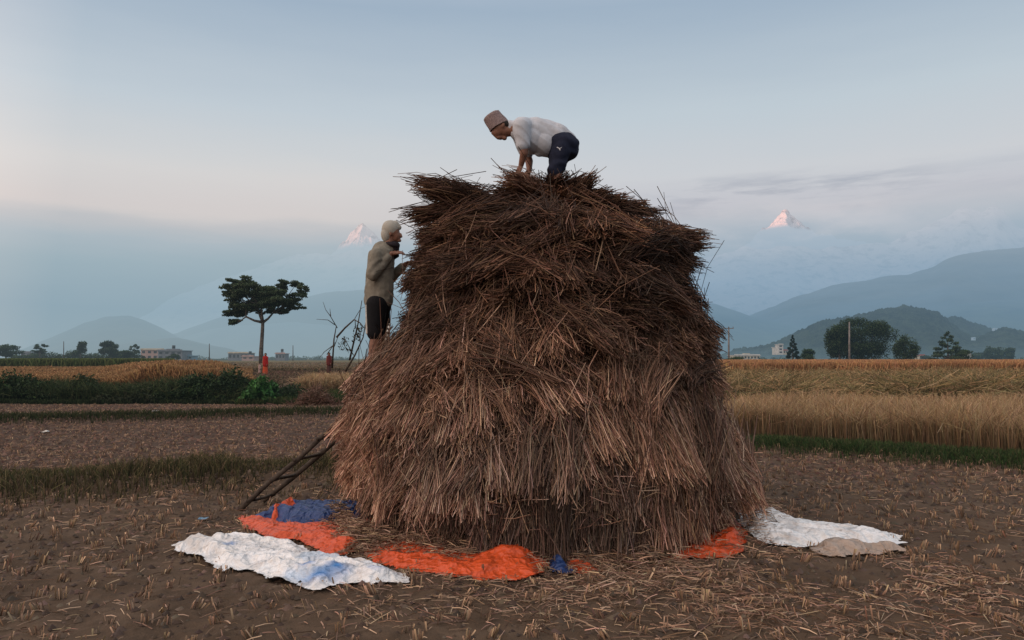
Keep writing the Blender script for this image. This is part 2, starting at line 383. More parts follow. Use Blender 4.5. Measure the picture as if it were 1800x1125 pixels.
        S = np.array(P(px, py, Y)); a = R(az); f = R(ph)
        parts_up.append(sheaf(S, np.array([math.cos(a)*math.cos(f), math.sin(a)*math.cos(f), math.sin(f)]), int(n*.75), L=.6, rad=rad, jl=.07, splay=.6, k=random.uniform(.7, 1.3)))
    # wild stems lying across the surface and sticking out
    n = 7500
    th_ = rng.uniform(math.pi*.85, math.pi*2.15, n); zz = 2.72*rng.random(n)**.8+.04
    keep_ = (np.abs(np.cos(th_)) < .80) | (rng.random(n) < .10); th_ = th_[keep_]; zz = zz[keep_]; n = len(th_)
    S = surf(th_, zz, 0); off = rng.uniform(-.09, .03, n)
    rad = np.stack([np.cos(th_), np.sin(th_), 0*th_], -1); S = S+rad*off[:, None]
    tan = np.stack([-np.sin(th_), np.cos(th_), 0*th_], -1)
    ang = np.where(np.cos(th_) > 0, -.7, math.pi+.7)+rng.normal(0, .7, n)
    d = tan*np.cos(ang)[:, None]+np.array([0, 0, 1.0])*np.sin(ang)[:, None]+rad*rng.normal(.08, .22, n)[:, None]; d = norm(d)
    L = rng.uniform(.1, .34, n)*np.where(rng.random(n) < .04, 1.8, 1)
    A = S-d*L[:, None]*.5; B = S+d*L[:, None]*.5; A[:, 2] = np.maximum(A[:, 2], .02); B[:, 2] = np.maximum(B[:, 2], .02)
    Mi = S+rad*rng.normal(.01, .02, n)[:, None]+rng.normal(0, .015, (n, 3))
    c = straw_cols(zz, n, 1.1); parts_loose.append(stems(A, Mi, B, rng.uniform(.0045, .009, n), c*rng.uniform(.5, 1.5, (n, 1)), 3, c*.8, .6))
    # a few long bright stalks hanging down the front
    n = 130; th_ = rng.uniform(math.pi*1.05, math.pi*1.95, n); zz = rng.uniform(.5, 2.9, n); S = surf(th_, zz, .03)
    L = rng.uniform(.25, .6, n); E = surf(th_+rng.normal(0, .12, n), np.maximum(zz-L, .03), .05); Mi = (S+E)/2+rng.normal(0, .03, (n, 3)); Mi[:, 1] -= .03
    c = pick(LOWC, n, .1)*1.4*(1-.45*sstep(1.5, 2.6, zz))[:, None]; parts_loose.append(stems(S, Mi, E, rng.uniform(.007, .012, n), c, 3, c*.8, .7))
    # long fine wisps
    n = 1500
    th_ = rng.uniform(math.pi*.85, math.pi*2.15, n); zz = rng.uniform(.3, 2.8, n); S = surf(th_, zz, .0)
    rad = np.stack([np.cos(th_), np.sin(th_), 0*th_], -1); tan = np.stack([-np.sin(th_), np.cos(th_), 0*th_], -1)
    d = norm(rad*rng.uniform(.2, 1, (n, 1))+tan*rng.normal(0, .6, (n, 1))+np.array([0, 0, 1.0])*rng.normal(0, .45, (n, 1)))
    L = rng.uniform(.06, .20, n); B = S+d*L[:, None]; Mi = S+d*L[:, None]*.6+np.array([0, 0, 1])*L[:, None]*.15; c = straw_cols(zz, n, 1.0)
    parts_loose.append(stems(S-d*.1, Mi, B, rng.uniform(.004, .008, n), c, 3, c, .5))
    for nm, ps, lb in (('lower_straw', parts_low, 'drooping straw of the lower courses, tinted paler for the light'), ('upper_straw', parts_up, 'straw of the upper courses, tinted darker as if less lit'), ('loose_straw', parts_loose, None)):
        V, Fq, C = merge(ps); o = link(nm, np_mesh(nm, V, Fq, C), M_straw, root)
        if lb: o['label'] = lb
haystack()
def loose_sheaf(label, px, py, Y, az, ph, n, L, rad, k=1.0, splay=.5, zc=None, twist=True, jl=.09):
    S = P(px, py, Y); a = R(az); f = R(ph); d = np.array([math.cos(a)*math.cos(f), math.sin(a)*math.cos(f), math.sin(f)])
    root = empty('straw_sheaf', tuple(S-Vector(d)*L*.5), label, 'straw sheaf', 'separate sheaves on top of the stack')
    n = int(n*.7)
    V, Fq, C = sheaf(np.array(S), d, n, L=L, rad=rad, splay=splay, zc=zc, k=k, jl=jl)
    V2, F2, C2 = sheaf(np.array(S-Vector(d)*L*.75), -d, n//3, L=L*.5, rad=rad*.9, splay=1.0, zc=zc, k=k, jl=.12)
    V, Fq, C = merge([(V, Fq, C), (V2, F2, C2)])
    link('stalks', np_mesh('sheaf_stalks', V, Fq, C), M_straw, root)
    c = np.array(S)-d*L*.62; m = 40; t = np.linspace(0, 2*math.pi, m+1)
    s = np.cross(d, (0, 0, 1)); s /= np.linalg.norm(s); b = np.cross(s, d)
    rings = c+np.outer(np.cos(t), s)*rad*.8+np.outer(np.sin(t), b)*rad*.62
    band = stems(rings[:-1], (rings[:-1]+rings[1:])/2, rings[1:], np.full(m, .012), pick(UPC, m, .1), 3)
    link('tie', np_mesh('sheaf_tie', *band[:2], band[2]), M_straw, root)
loose_sheaf('dark sheaf at the top left corner of the stack, above the man in the hood', 748, 328, 7.25, 172, 16, 620, .6, .17, .85, .5)
loose_sheaf('dark sheaf below the top left corner sheaf, cut ends pointing left', 738, 378, 7.3, 186, 0, 620, .6, .17, .8, .4)
loose_sheaf('dark sheaf between the top left corner and the notch, cut ends up', 812, 338, 7.1, 215, 36, 460, .5, .13, .75, .7)
loose_sheaf('broad fanned sheaf jutting out of the right shoulder of the stack', 1218, 422, 7.35, 344, 4, 1000, .8, .19, 1.2, .35, 2.1)
loose_sheaf('darker sheaf directly below the fanned one at the right shoulder', 1205, 462, 7.3, 338, -12, 700, .7, .15, .9, .35, 2.3)
loose_sheaf('reddish sheaf under the hands of the man on top', 905, 316, 7.25, 215, 18, 620, .5, .16, 1.9, .9, 1.85, jl=.1)
loose_sheaf('sheaf with its cut ends up right of the bent man\'s legs', 1030, 326, 7.35, 325, 40, 420, .5, .11, .85, .6)
# ------------------------------------------------------------------ stubble, litter and grass
def in_stack(x, y, m=0.0):
    c, r = prof(np.zeros_like(x)); return np.hypot(x-c, y-SY) < 1.95+m
def front_field(x, y):
    dl = seg_dist(x, y, BUND_L); dr = seg_dist(x, y, BUND_R)
    yl = np.interp(x, [p[0] for p in BUND_L], [p[1] for p in BUND_L]); yr = np.interp(x, [p[0] for p in BUND_R], [p[1] for p in BUND_R])
    lim = np.where(x < 1.5, yl, yr); return (y < lim-.35)
def stubble():
    # tufts in rough rows
    xs, ys = np.meshgrid(np.arange(-13, 13, .19), np.arange(2.6, 13.2, .21)); x = xs.ravel()+rng.normal(0, .05, xs.size); y = ys.ravel()+rng.normal(0, .05, xs.size)
    k = (np.abs(x) < y*.75+.8) & front_field(x, y) & ~in_stack(x, y, .1) & (rng.random(len(x)) < .8); x, y = x[k], y[k]
    # second field on the left
    x2, y2 = np.meshgrid(np.arange(-20, 0, .22), np.arange(9.6, 25.3, .22)); x2 = x2.ravel()+rng.normal(0, .06, x2.size); y2 = y2.ravel()+rng.normal(0, .06, y2.size)
    k = (np.abs(x2) < y2*.75+.8) & ~front_field(x2, y2) & (seg_dist(x2, y2, BUND_L) > .6) & (rng.random(len(x2)) < .75); x = np.concatenate([x, x2[k]]); y = np.concatenate([y, y2[k]])
    n = len(x); m = 13; X = np.repeat(x, m)+rng.normal(0, .019, n*m); Y = np.repeat(y, m)+rng.normal(0, .019, n*m)
    tl = np.repeat(rng.normal(0, .018, n), m)
    hb = np.repeat(rng.uniform(.04, .085, n), m)
    keep = rng.random(n*m) < np.repeat(rng.uniform(.35, 1, n), m); X, Y, tl, hb = X[keep], Y[keep], tl[keep], hb[keep]; N = len(X)
    H = hb*rng.uniform(.6, 1.15, N)*np.where(Y > 13, .7, 1); Z = hgt(X, Y); B = np.stack([X, Y, Z-.01], -1)
    T_ = B+np.stack([tl+rng.normal(0, .009, N), rng.normal(0, .009, N), H], -1)
    c = pick([(.26,.17,.11), (.19,.12,.075), (.33,.23,.15), (.12,.075,.05), (.15,.10,.06)], N, .2)
    V, Fq, C = stems(B, (B+T_)/2, T_, rng.uniform(.007, .012, N), c*1.75, 2, c*.7, .9)
    tag(link('stubble', np_mesh('stubble', V, Fq, C), M_straw), 'cut rice stubble in rows across the bare field', 'stubble', kind='stuff')
    # fallen straw and leaf litter
    n = 34000
    x = np.concatenate([rng.uniform(-9, 9, n), rng.normal(1.9, 1.5, 9000), rng.uniform(-1.2, 3.4, 7000), rng.uniform(-16, 0, 16000)]); y = np.concatenate([rng.uniform(2.8, 13, n), rng.normal(5.0, .5, 9000), rng.normal(5.6, .25, 7000), rng.uniform(10, 25, 16000)])
    th_ = np.concatenate([rng.uniform(0, 2*math.pi, 9000), rng.uniform(math.pi*1.05, math.pi*1.45, 7000)]); rr = 2.02+np.abs(rng.normal(0, .22, 16000)); x = np.concatenate([x, .36+np.cos(th_)*rr]); y = np.concatenate([y, SY+np.sin(th_)*rr])
    gg = G(650, 962); x = np.concatenate([x, gg.x+rng.normal(0, .22, 2600)]); y = np.concatenate([y, gg.y+rng.normal(0, .13, 2600)])
    clump = fbm(x*1.3, y*1.3, 6.1, 3)
    k = (np.abs(x) < y*.75+.8) & (front_field(x, y) | (x < 0)) & ~in_stack(x, y) & (rng.random(len(x)) < .62+1.1*clump); x, y = x[k], y[k]; N = len(x)
    a = rng.uniform(0, math.pi*2, N); L = rng.uniform(.015, .065, N)*np.where(rng.random(N) < .10, 2.2, 1); z = hgt(x, y)+.01+.13*np.exp(-((np.hypot(x-.36, y-SY)-2.1)/.26)**2)*rng.random(len(x))
    d = np.stack([np.cos(a), np.sin(a), rng.normal(0, .16, N)], -1)*L[:, None]; c0 = np.stack([x, y, z], -1)
    c0[:, 2] += .09*np.exp(-((x-gg.x)/.35)**2-((y-gg.y)/.22)**2)*rng.random(N); A = c0-d; B = c0+d; A[:, 2] = np.maximum(A[:, 2], hgt(A[:, 0], A[:, 1])+.004); B[:, 2] = np.maximum(B[:, 2], hgt(B[:, 0], B[:, 1])+.004)
    Mi = (A+B)/2; Mi[:, 2] += rng.random(N)*.008
    c = pick([(.36,.235,.16), (.26,.16,.105), (.18,.11,.075), (.44,.30,.20), (.12,.075,.05)], N, .22)
    V, Fq, C = stems(A, Mi, B, rng.uniform(.0035, .0075, N), c, 2, c, .6)
    tag(link('straw_litter', np_mesh('straw_litter', V, Fq, C), M_straw), 'loose fallen straw scattered over the soil around the stack', 'straw litter', kind='stuff')
    # clods
    n = 90000; x = rng.uniform(-20, 10, n); y = rng.uniform(2.8, 25, n); k = (np.abs(x) < y*.75+.8) & ~in_stack(x, y) & (front_field(x, y) | (x < 1.0)); x, y = x[k], y[k]; N = len(x)
    s = np.minimum(rng.gamma(2, .008, N), .03)*np.where(y > 9, 1.4, 1)+.004; z = hgt(x, y)
    oc = np.array([(1,0,0), (0,1,0), (-1,0,0), (0,-1,0), (0,0,.8), (0,0,-.6)]); V = (oc[None]*s[:, None, None]*rng.uniform(.6, 1.4, (N, 6, 1)))+np.stack([x, y, z], -1)[:, None]
    ff = np.array([(0,1,4), (1,2,4), (2,3,4), (3,0,4)]); Fq = (np.arange(N)*6)[:, None, None]+ff[None]
    c = np.repeat(pick([(.07,.046,.032), (.05,.032,.022), (.11,.074,.052)], N, .2), 6, 0); red = np.repeat(y > 9.5, 6)[:, None]; c = np.where(red, c*np.array([1.1, .92, .88]), c)
    tag(link('soil_clods', np_mesh('soil_clods', V.reshape(-1, 3), Fq.reshape(-1, 3), c), M_straw), 'small dry clods of earth over the fields', 'clods', kind='stuff')
stubble()
def blades(name, label, cat, x, y, H, cols, w, lean=.35, base=None, tipdark=.45, zoff=0, mat_=None, bend=.25, hf=hgt, seeds=None):
    N = len(x); a = rng.uniform(0, 2*math.pi, N); z = hf(x, y)+zoff-.01
    B = np.stack([x, y, z], -1); l = rng.normal(0, lean, N)*H; dx = np.stack([np.cos(a), np.sin(a), 0*a], -1)
    Mi = B+dx*(l*.35)[:, None]; Mi[:, 2] += H*.6
    T_ = B+dx*(l+bend*H*rng.random(N))[:, None]; T_[:, 2] += H*(1-.25*np.abs(rng.normal(0, 1, N))*bend*2).clip(.4, 1)
    c = pick(cols, N, .2); V, Fq, C = stems(B, Mi, T_, w*np.ones(N)*rng.uniform(.7, 1.3, N), c, 2, c*tipdark, .45)
    me = np_mesh(name, V, Fq, C)
    return tag(link(name, me, mat_ or M_blade), label, cat, kind='stuff')
def along(pts, n, wid):
    p = np.array(pts, float); s = np.linalg.norm(np.diff(p, axis=0), axis=1); cs = np.concatenate([[0], np.cumsum(s)]); t = rng.uniform(0, cs[-1], n)
    x = np.interp(t, cs, p[:, 0]); y = np.interp(t, cs, p[:, 1]); return x+rng.normal(0, wid, n)*.4, y+rng.normal(0, wid, n)
def vis(x, y): return (np.abs(x) < y*.76+1.5)
GREEN = [(.055,.095,.025), (.035,.065,.02), (.08,.12,.03), (.10,.11,.035)]
DRYG = [(.085,.085,.033), (.15,.125,.055), (.05,.055,.022), (.22,.16,.085), (.10,.075,.04)]
x, y = along(BUND_L, 40000, .5); g_ = fbm(x*1.1, y*1.1, 2, 3); H = rng.uniform(.03, .13, len(x))*(.8+1.2*sstep(0, .6, g_)); k = vis(x, y) & (g_ > -.28)
blades('bund_grass', 'olive dry grass on the low bank left of the stack', 'grass', x[k], y[k], H[k], DRYG, .008)
x, y = along(BUND_R, 42000, .40); H = rng.uniform(.05, .17, len(x)); k = vis(x, y) & (x > 0)
blades('green_bund_grass', 'fresh green grass strip at the foot of the standing rice', 'grass', x[k], y[k], H[k], [(.045,.085,.024), (.03,.06,.018), (.065,.10,.03), (.10,.10,.045)], .009)
x, y = along(BUND_M, 22000, .35); H = rng.uniform(.05, .20, len(x)); k = vis(x, y)
blades('low_bund_grass', 'thin dark grass line across the ploughed field on the left', 'grass', x[k], y[k], H[k], [(.035,.05,.018), (.05,.06,.02), (.07,.065,.028)], .016)
# weeds straggling below hedge
n = 16000; x = rng.uniform(-20, 1, n); y = 25.75+rng.normal(0, .16, n); H = rng.uniform(.05, .2, n)
blades('verge_grass', 'dark grass verge at the foot of the bushes on the left', 'grass', x, y, H, [(.02,.032,.012), (.03,.045,.015), (.04,.055,.02)], .022)
x = rng.uniform(-9.3, -4, 9000); y = rng.uniform(25.0, 27.5, 9000); H = rng.uniform(.1, .3, 9000)
blades('path_grass', 'green grass between the bushes and the stack', 'grass', x, y, H, [(.06,.085,.025), (.04,.06,.02), (.09,.10,.035)], .02)
GOLD = [(.46,.31,.165), (.40,.26,.135), (.52,.37,.22), (.32,.20,.11), (.43,.31,.17)]
def rice_top(n, xr, yr, H0, cond): 
    x = rng.uniform(*xr, n); y = rng.uniform(*yr, n); k = cond(x, y) & vis(x, y); x, y = x[k], y[k]
    u = fbm(x*.9, y*1.4, 6.6, 3); kk = rng.random(len(x)) < .75+.6*u; x, y, u = x[kk], y[kk], u[kk]; return x, y, H0*rng.uniform(.66, 1.06, len(x))*(1+.30*u)
def yR(x): return np.interp(x, [p[0] for p in BUND_R], [p[1] for p in BUND_R])
# first block of standing rice (right)
x, y, H = rice_top(210000, (1.5, 16), (8, 17.5), .82, lambda x, y: (y > yR(x)+.75+.12*vn(x*2, 0)) & (y < 17+.3*vn(x, 2)))
blades('rice_crop', 'golden standing rice just beyond the green strip, right of the stack', 'rice crop', x, y, H, GOLD, .010, lean=.24, tipdark=.34, bend=.42)
x, y, H = rice_top(100000, (1.5, 34), (19.4, 40), 1.05, lambda x, y: y > 19.8+.5*vn(x*.7, 7))
H = H*(.80+.62*(fbm(x*.5, y*.7, 5.5, 3)))
blades('lodged_rice', 'tangled greenish gold rice, partly flattened, behind the standing block on the right', 'rice crop', x, y, H, [(.38,.25,.12), (.30,.21,.10), (.20,.17,.075), (.44,.30,.16), (.12,.10,.045)], .026, lean=.75, tipdark=.45, bend=.7)
# distant fields: low hummocky canopy sheet clothed in blades
def far_field(name, label, x0, x1, y0, y1, h, cols, n, w, fan=True, hmod=None):
    nv = 90; nu = 260; v = np.geomspace(y0, y1, nv); u = np.linspace(0, 1, nu); U, VV = np.meshgrid(u, v); X = (x0+(x1-x0)*U)*(VV/y0 if fan else 1); Y = VV+0*U
    edge = sstep(0, .04, (VV-y0)/(y1-y0)*1.0+.0)
    hm = (hmod(X, Y) if hmod else 1.0); Z = terr(X, Y)+hm*h*.75*np.minimum(1, .0+(VV-y0)/.6)+.05*fbm(X*.6, Y*.6, 2.2, 3)
    Z[0] = terr(X[0], Y[0])-.05
    idx = np.arange(nu*nv).reshape(nv, nu); Fq = np.stack([idx[:-1,:-1], idx[:-1,1:], idx[1:,1:], idx[1:,:-1]], -1).reshape(-1, 4)
    C = pick(cols, nu*nv, .1)*(.55+.25*fbm(X*.25, Y*.1, 3.1, 3).reshape(-1, 1))
    yy = y0+(y1-y0)*rng.random(n)**2.2; uu = rng.random(n); xx = (x0+(x1-x0)*uu)*(yy/y0 if fan else 1)
    hm = hmod(xx, yy) if hmod else np.ones(n); Hh = h*rng.uniform(.3, .5, n)*hm; wd = w*yy/y0
    B = np.stack([xx, yy, terr(xx, yy)+h*.62*hm], -1); a = rng.uniform(0, 2*math.pi, n)
    T_ = B+np.stack([np.cos(a)*.12, np.sin(a)*.12, Hh], -1); c = pick(cols, n, .2)*(1+.35*fbm(xx*.3, yy*.1, 4.4, 3))[:, None]
    s1 = stems(B, (B+T_)/2, T_, wd, c, 2, c*.5, .5)
    # front face blades
    m = n//3; xx = x0+(x1-x0)*rng.random(m); yy = y0+rng.uniform(-.15, .5, m); B = np.stack([xx, yy, terr(xx, yy)-.02], -1)
    T_ = B+np.stack([rng.normal(0, .25, m), rng.normal(0, .15, m), h*rng.uniform(.5, 1.1, m)*(hmod(xx, yy) if hmod else 1)], -1); c = pick(cols, m, .2)*(1+.5*fbm(xx*.5, yy, 9.4, 3))[:, None]
    s2 = stems(B, (B+T_)/2, T_, np.full(m, w*1.2), c, 2, c*.6, .5)
    V, Fb, Cb = merge([(np.stack([X, Y, Z], -1).reshape(-1, 3), Fq, C), s1, s2])
    tag(link(name, np_mesh(name, V, Fb, Cb), M_blade), label, 'rice crop', kind='stuff')
far_field('distant_rice', 'reddish gold rice stretching to the trees on the right', 1.5, 36, 44, 150, 1.02, [(.42,.22,.11), (.36,.19,.09), (.48,.27,.12)], 42000, .05)
far_field('left_rice', 'orange gold rice behind the dark bushes on the left', -30, -11.5, 33, 72, .88, [(.36,.205,.09), (.28,.15,.065), (.43,.26,.12), (.20,.11,.05)], 60000, .045,
  hmod=lambda x, y: (.42+.58*sstep(-.56, -.47, x/y))*(.84+.42*fbm(x*.45, y*.3, 7.7, 3))*(.35+.65*sstep(-.352, -.40, x/y)))
far_field('green_field', 'strip of green crop in front of the far trees on the left', -62, -34, 75, 150, 1.0, [(.10,.13,.04), (.14,.16,.055), (.08,.10,.035)], 16000, .09)
far_field('pale_field', 'low dry straw coloured field beyond the umbrella tree', -46, -4, 62, 160, .3, [(.22,.16,.09), (.16,.13,.07), (.28,.19,.12)], 16000, .07)
x = rng.uniform(-19, -5, 16000); y = rng.uniform(28, 60, 16000); k = (x/y > -.40) & (fbm(x*.4, y*1.2, 3.3, 3) > -.1)
blades('rough_growth', 'rough reddish stubble around the two distant people', 'stubble', x[k], y[k], rng.uniform(.06, .3, k.sum()), [(.16,.09,.065), (.24,.15,.10), (.10,.08,.04)], .035, lean=.6, bend=.6)
x, y = rng.uniform(-8.0, -5.2, 9000), rng.uniform(27.8, 30.5, 9000)
blades('dry_grass_patch', 'clump of tall orange dry grass left of the stack, by the bare branches', 'dry grass', x, y, rng.uniform(.35, .72, 9000), GOLD, .018, lean=.35, bend=.5)
# ------------------------------------------------------------------ trees and bushes
def tube(pts, rad, sides=7):
    pts = [Vector(p) for p in pts]; V = []; Fq = []
    for i, p in enumerate(pts):
        t = (pts[min(i+1, len(pts)-1)]-pts[max(i-1, 0)]).normalized(); s = t.cross(Vector((.31, .9, .17))).normalized(); b = t.cross(s)
        for j in range(sides):
            a = 2*math.pi*j/sides; V.append(p+(s*math.cos(a)+b*math.sin(a))*rad[i])
    for i in range(len(pts)-1):
        for j in range(sides):
            k = (j+1) % sides; Fq.append((i*sides+j, i*sides+k, (i+1)*sides+k, (i+1)*sides+j))
    o = len(V); V += [pts[0], pts[-1]]
    for j in range(sides):
        k = (j+1) % sides; Fq.append((o, k, j, j)); Fq.append((o+1, (len(pts)-1)*sides+j, (len(pts)-1)*sides+k, (len(pts)-1)*sides+k))
    return np.array([tuple(v) for v in V]), np.array(Fq)
def tubes_mesh(name, lst, smooth=True):
    """several tubes in one mesh"""
    bm = bmesh.new()
    for pts, rad, sides in lst:
        V, Fq = tube(pts, rad, sides); vs = [bm.verts.new(v) for v in V]
        for f in Fq:
            u = list(dict.fromkeys(int(i) for i in f))
            try: bm.faces.new([vs[i] for i in u])
            except ValueError: pass
    me = bpy.data.meshes.new(name); bm.to_mesh(me); bm.free()
    if smooth:
        for p in me.polygons: p.use_smooth = True
    return me
def leafmesh(name, clumps, n, size, cols, dark=.5, flat=.0):
    """clumps: list of (centre, (rx,ry,rz)); leaves concentrate near the skin of each clump, darker beneath"""
    vol = np.array([max(.001, r[0]*r[1]*r[2])**.67 for _, r in clumps]); ids = rng.choice(len(clumps), n, p=vol/vol.sum())
    cen = np.array([tuple(c) for c, _ in clumps])[ids]; rad = np.array([r for _, r in clumps])[ids]
    d = norm(rng.normal(size=(n, 3))); q = rng.random(n)**.38; q *= 1+.22*vn(d[:, 0]*3+ids*3.1, d[:, 1]*3, d[:, 2]*3)
    C0 = cen+d*rad*q[:, None]
    s = size*rng.uniform(.6, 1.4, n); nr = norm(rng.normal(size=(n, 3))+np.array([0, 0, flat])); t = norm(np.cross(nr, rng.normal(size=(n, 3)))); b = np.cross(nr, t)
    V = np.stack([C0-t*s[:, None], C0+b*s[:, None]*.45, C0+t*s[:, None], C0-b*s[:, None]*.45], 1).reshape(-1, 3)
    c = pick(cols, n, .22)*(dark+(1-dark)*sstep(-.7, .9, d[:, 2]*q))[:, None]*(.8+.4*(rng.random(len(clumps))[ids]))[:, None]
    return np_mesh(name, V, np.arange(n*4).reshape(-1, 4), np.repeat(c, 4, 0))
DARKT = [(.035,.06,.022), (.025,.045,.018), (.05,.08,.028), (.04,.06,.02)]
def tree(label, px, py_base, py_top, wpx, Y, style='round', n=5000, cols=DARKT, group=None, m=M_leaf, name='tree', leaf=None, lean=0, zb=None):
    sc_ = Y/F; b = P(px, py_base, Y); zt = P(px, py_top, Y).z; H = zt-b.z; W = wpx*sc_; cl = []; rr = random.Random(int(px*7+py_top))
    root = empty(name, tuple(b), label, 'tree', group)
    if style == 'round':
        cl.append(((b.x, Y, b.z+H*.48), (W*.40, W*.40, H*.42))); cl.append(((b.x, Y, b.z+H*.25), (W*.36, W*.36, H*.25)))
        for i in range(20):
            a = rr.uniform(0, 6.28); e = rr.uniform(-.6, 1); q = math.sqrt(1-min(.95, e*e)); k = rr.uniform(.6, .92)
            cl.append(((b.x+math.cos(a)*q*W*.40*k, Y+math.sin(a)*q*W*.40*k, b.z+H*(.5+.42*e*k)), (W*rr.uniform(.10, .19),)*2+(H*rr.uniform(.09, .16),)))
    elif style == 'bushy':
        for i in range(14):
            a = rr.uniform(0, 6.28); k = rr.uniform(0, .38); h = rr.uniform(.2, .85)
            cl.append(((b.x+math.cos(a)*k*W*(1.15-h*.5), Y+math.sin(a)*k*W, b.z+H*h), (W*rr.uniform(.14, .24),)*2+(H*rr.uniform(.12, .2),)))
    elif style == 'open':
        for i in range(18):
            a = rr.uniform(0, 6.28); k = rr.uniform(.1, .42); h = rr.uniform(.35, .93)
            cl.append(((b.x+math.cos(a)*k*W, Y+math.sin(a)*k*W, b.z+H*h), (W*rr.uniform(.09, .17),)*2+(H*rr.uniform(.04, .09),)))
    elif style == 'spire':
        for i in range(22):
            h = (i+.5)/22; k = (1-h)**.8*.42; a = i*2.4
            cl.append(((b.x+math.cos(a)*k*W, Y+math.sin(a)*k*W, b.z+H*(.1+.88*h)), (W*.05+W*.16*(1-h),)*2+(H*.035+H*.03*(1-h),)))
    ls = leaf or max(.06, sc_*1.5)
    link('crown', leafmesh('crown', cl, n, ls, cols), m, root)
    tb = [([(b.x, Y, b.z-.3), (b.x+lean*.3, Y, b.z+H*.3), (b.x+lean, Y, b.z+H*.7)], [H*.03+.05, H*.022+.03, .03], 7)]
    for c, r in cl[1:9]: tb.append(([(b.x+lean*.2, Y, b.z+H*.25), ((b.x*.5+c[0]*.5), (Y+c[1])/2, b.z*.4+c[2]*.6), c], [H*.014+.02, H*.01+.01, .01], 5))
    link('trunk', tubes_mesh('trunk', tb), M_bark, root)
    return root
# lone umbrella-shaped tree
def lone_tree():
    Y = 55.0; q = lambda a, b: P(a/3, 470+b/3, Y)
    base = q(1380, 500); root = empty('umbrella_tree', tuple(base), 'lone tree with tall bare trunk and flat spreading crown, left of the stack', 'tree')
    pads = [(1175,232,42,15), (1235,235,45,20), (1215,283,30,14), (1165,128,26,16), (1205,110,30,14), (1250,88,42,17), (1320,105,52,24), (1395,125,55,28), (1300,150,55,20), (1240,165,38,14), (1380,175,75,26), (1300,205,50,16),
            (1250,205,40,12), (1470,150,50,26), (1440,110,35,18), (1490,88,36,14), (1540,82,28,12), (1585,102,24,13), (1560,130,30,14), (1490,215,40,18), (1545,208,30,12), (1500,185,45,16), (1430,212,42,14), (1340,225,42,12), (1280,185,60,20), (1230,200,50,16), (1350,150,70,26), (1430,160,60,26), (1500,150,55,22), (1460,190,55,18), (1210,135,45,16), (1545,160,35,16), (1290,120,60,20)]
    cl = []; tb = []
    tr = [q(1380, 505), q(1377, 450), q(1380, 400), q(1384, 340), q(1386, 290)]
    tb.append(([tuple(v) for v in tr], [.21, .16, .14, .13, .12], 9)); fork = tr[-1]
    hubs = [q(1310, 262)+Vector((0, -.5, 0)), q(1345, 215)+Vector((0, .6, 0)), q(1385, 205)+Vector((0, -.3, 0)), q(1430, 240)+Vector((0, .4, 0))]
    for h in hubs: tb.append(([tuple(fork), tuple((fork+h)/2+Vector((0, 0, -.08))), tuple(h)], [.12, .09, .07], 6))
    for (a, b, rx, rz) in pads:
        a = 1378+(a-1378)*.98; c = q(a, b)+Vector((0, random.uniform(-1.6, 1.6), 0)); s = Y/F/3
        for t in range(6): cl.append((tuple(c+Vector((random.gauss(0, rx*.5)*s, random.gauss(0, .45), random.gauss(0, rz*.6)*s))), (rx*s*.60, .6, rz*s*.58)))
        h = min(hubs, key=lambda v: (v-c).length); m_ = (h+c)/2+Vector((0, 0, -.12)); tb.append(([tuple(h), tuple(m_), tuple(c)], [.055, .04, .015], 5))
    link('crown', leafmesh('crown', cl, 30000, .095, [(.065,.095,.045), (.085,.12,.058), (.045,.07,.033)], .5, .4), M_leaf, root)
    link('trunk', tubes_mesh('trunk', tb), M_bark, root)
lone_tree()
GR = 'trees beyond the rice on the right'
tree('large round dark tree behind the tall pole, biggest on the right', 1515, 641, 553, 124, 150, 'round', 24000, DARKT, GR)
tree('thick dark tree leaning out of the left flank of the biggest right tree', 1476, 641, 566, 56, 148, 'bushy', 9000, DARKT, GR)
tree('smaller green tree just right of the biggest dark tree', 1593, 641, 585, 54, 140, 'round', 5000, [(.05,.08,.03), (.035,.06,.025)], GR)
tree('spiky tree with narrow top above a wide leafy skirt', 1667, 642, 582, 60, 150, 'spire', 4200, [(.045,.07,.03), (.06,.085,.035)], GR)
tree('low bushy tree under the spiky one, on its right', 1690, 642, 614, 60, 155, 'bushy', 3000, DARKT, GR)
tree('hazy rounded tree, left one of the close pair near the right edge', 1745, 642, 606, 36, 210, 'round', 2600, DARKT, GR, M_farleaf)
tree('hazy rounded tree, right one of the close pair near the right edge', 1771, 642, 608, 32, 215, 'round', 2600, DARKT, GR, M_farleaf)
tree('low green tree between the white village houses and the big dark tree', 1419, 641, 609, 38, 160, 'bushy', 2600, [(.05,.085,.03), (.035,.06,.025)], GR)
tree('small dark pointed tree standing out against the village houses', 1394, 634, 589, 21, 170, 'spire', 2600, [(.02,.035,.018)], GR)
tree('low spreading shrub right beside the stack, under the crossarm pole', 1292, 641, 627, 46, 120, 'bushy', 2200, [(.05,.08,.03)], GR)
tree('small hazy bush at the right edge of the photo', 1722, 642, 620, 40, 230, 'bushy', 1600, DARKT, GR, M_farleaf)
tree('small low bush between the big tree and the spiky tree', 1632, 642, 624, 34, 220, 'bushy', 1600, DARKT, GR, M_farleaf)
GLt = 'trees beyond the fields on the left'
tree('dark bushy tree cut off by the left edge', 10, 631, 603, 56, 260, 'bushy', 3400, DARKT, GLt)
tree('small open tree between the left edge tree and the tall pole', 70, 629, 605, 28, 270, 'open', 1400, DARKT, GLt)
tree('upright irregular tree just right of the pole on the far left', 141, 631, 597, 27, 270, 'bushy', 2200, DARKT, GLt)
tree('big dome shaped dark tree left of the grey houses', 194, 632, 596, 42, 265, 'bushy', 4200, [(.025,.045,.02), (.035,.055,.022)], GLt)
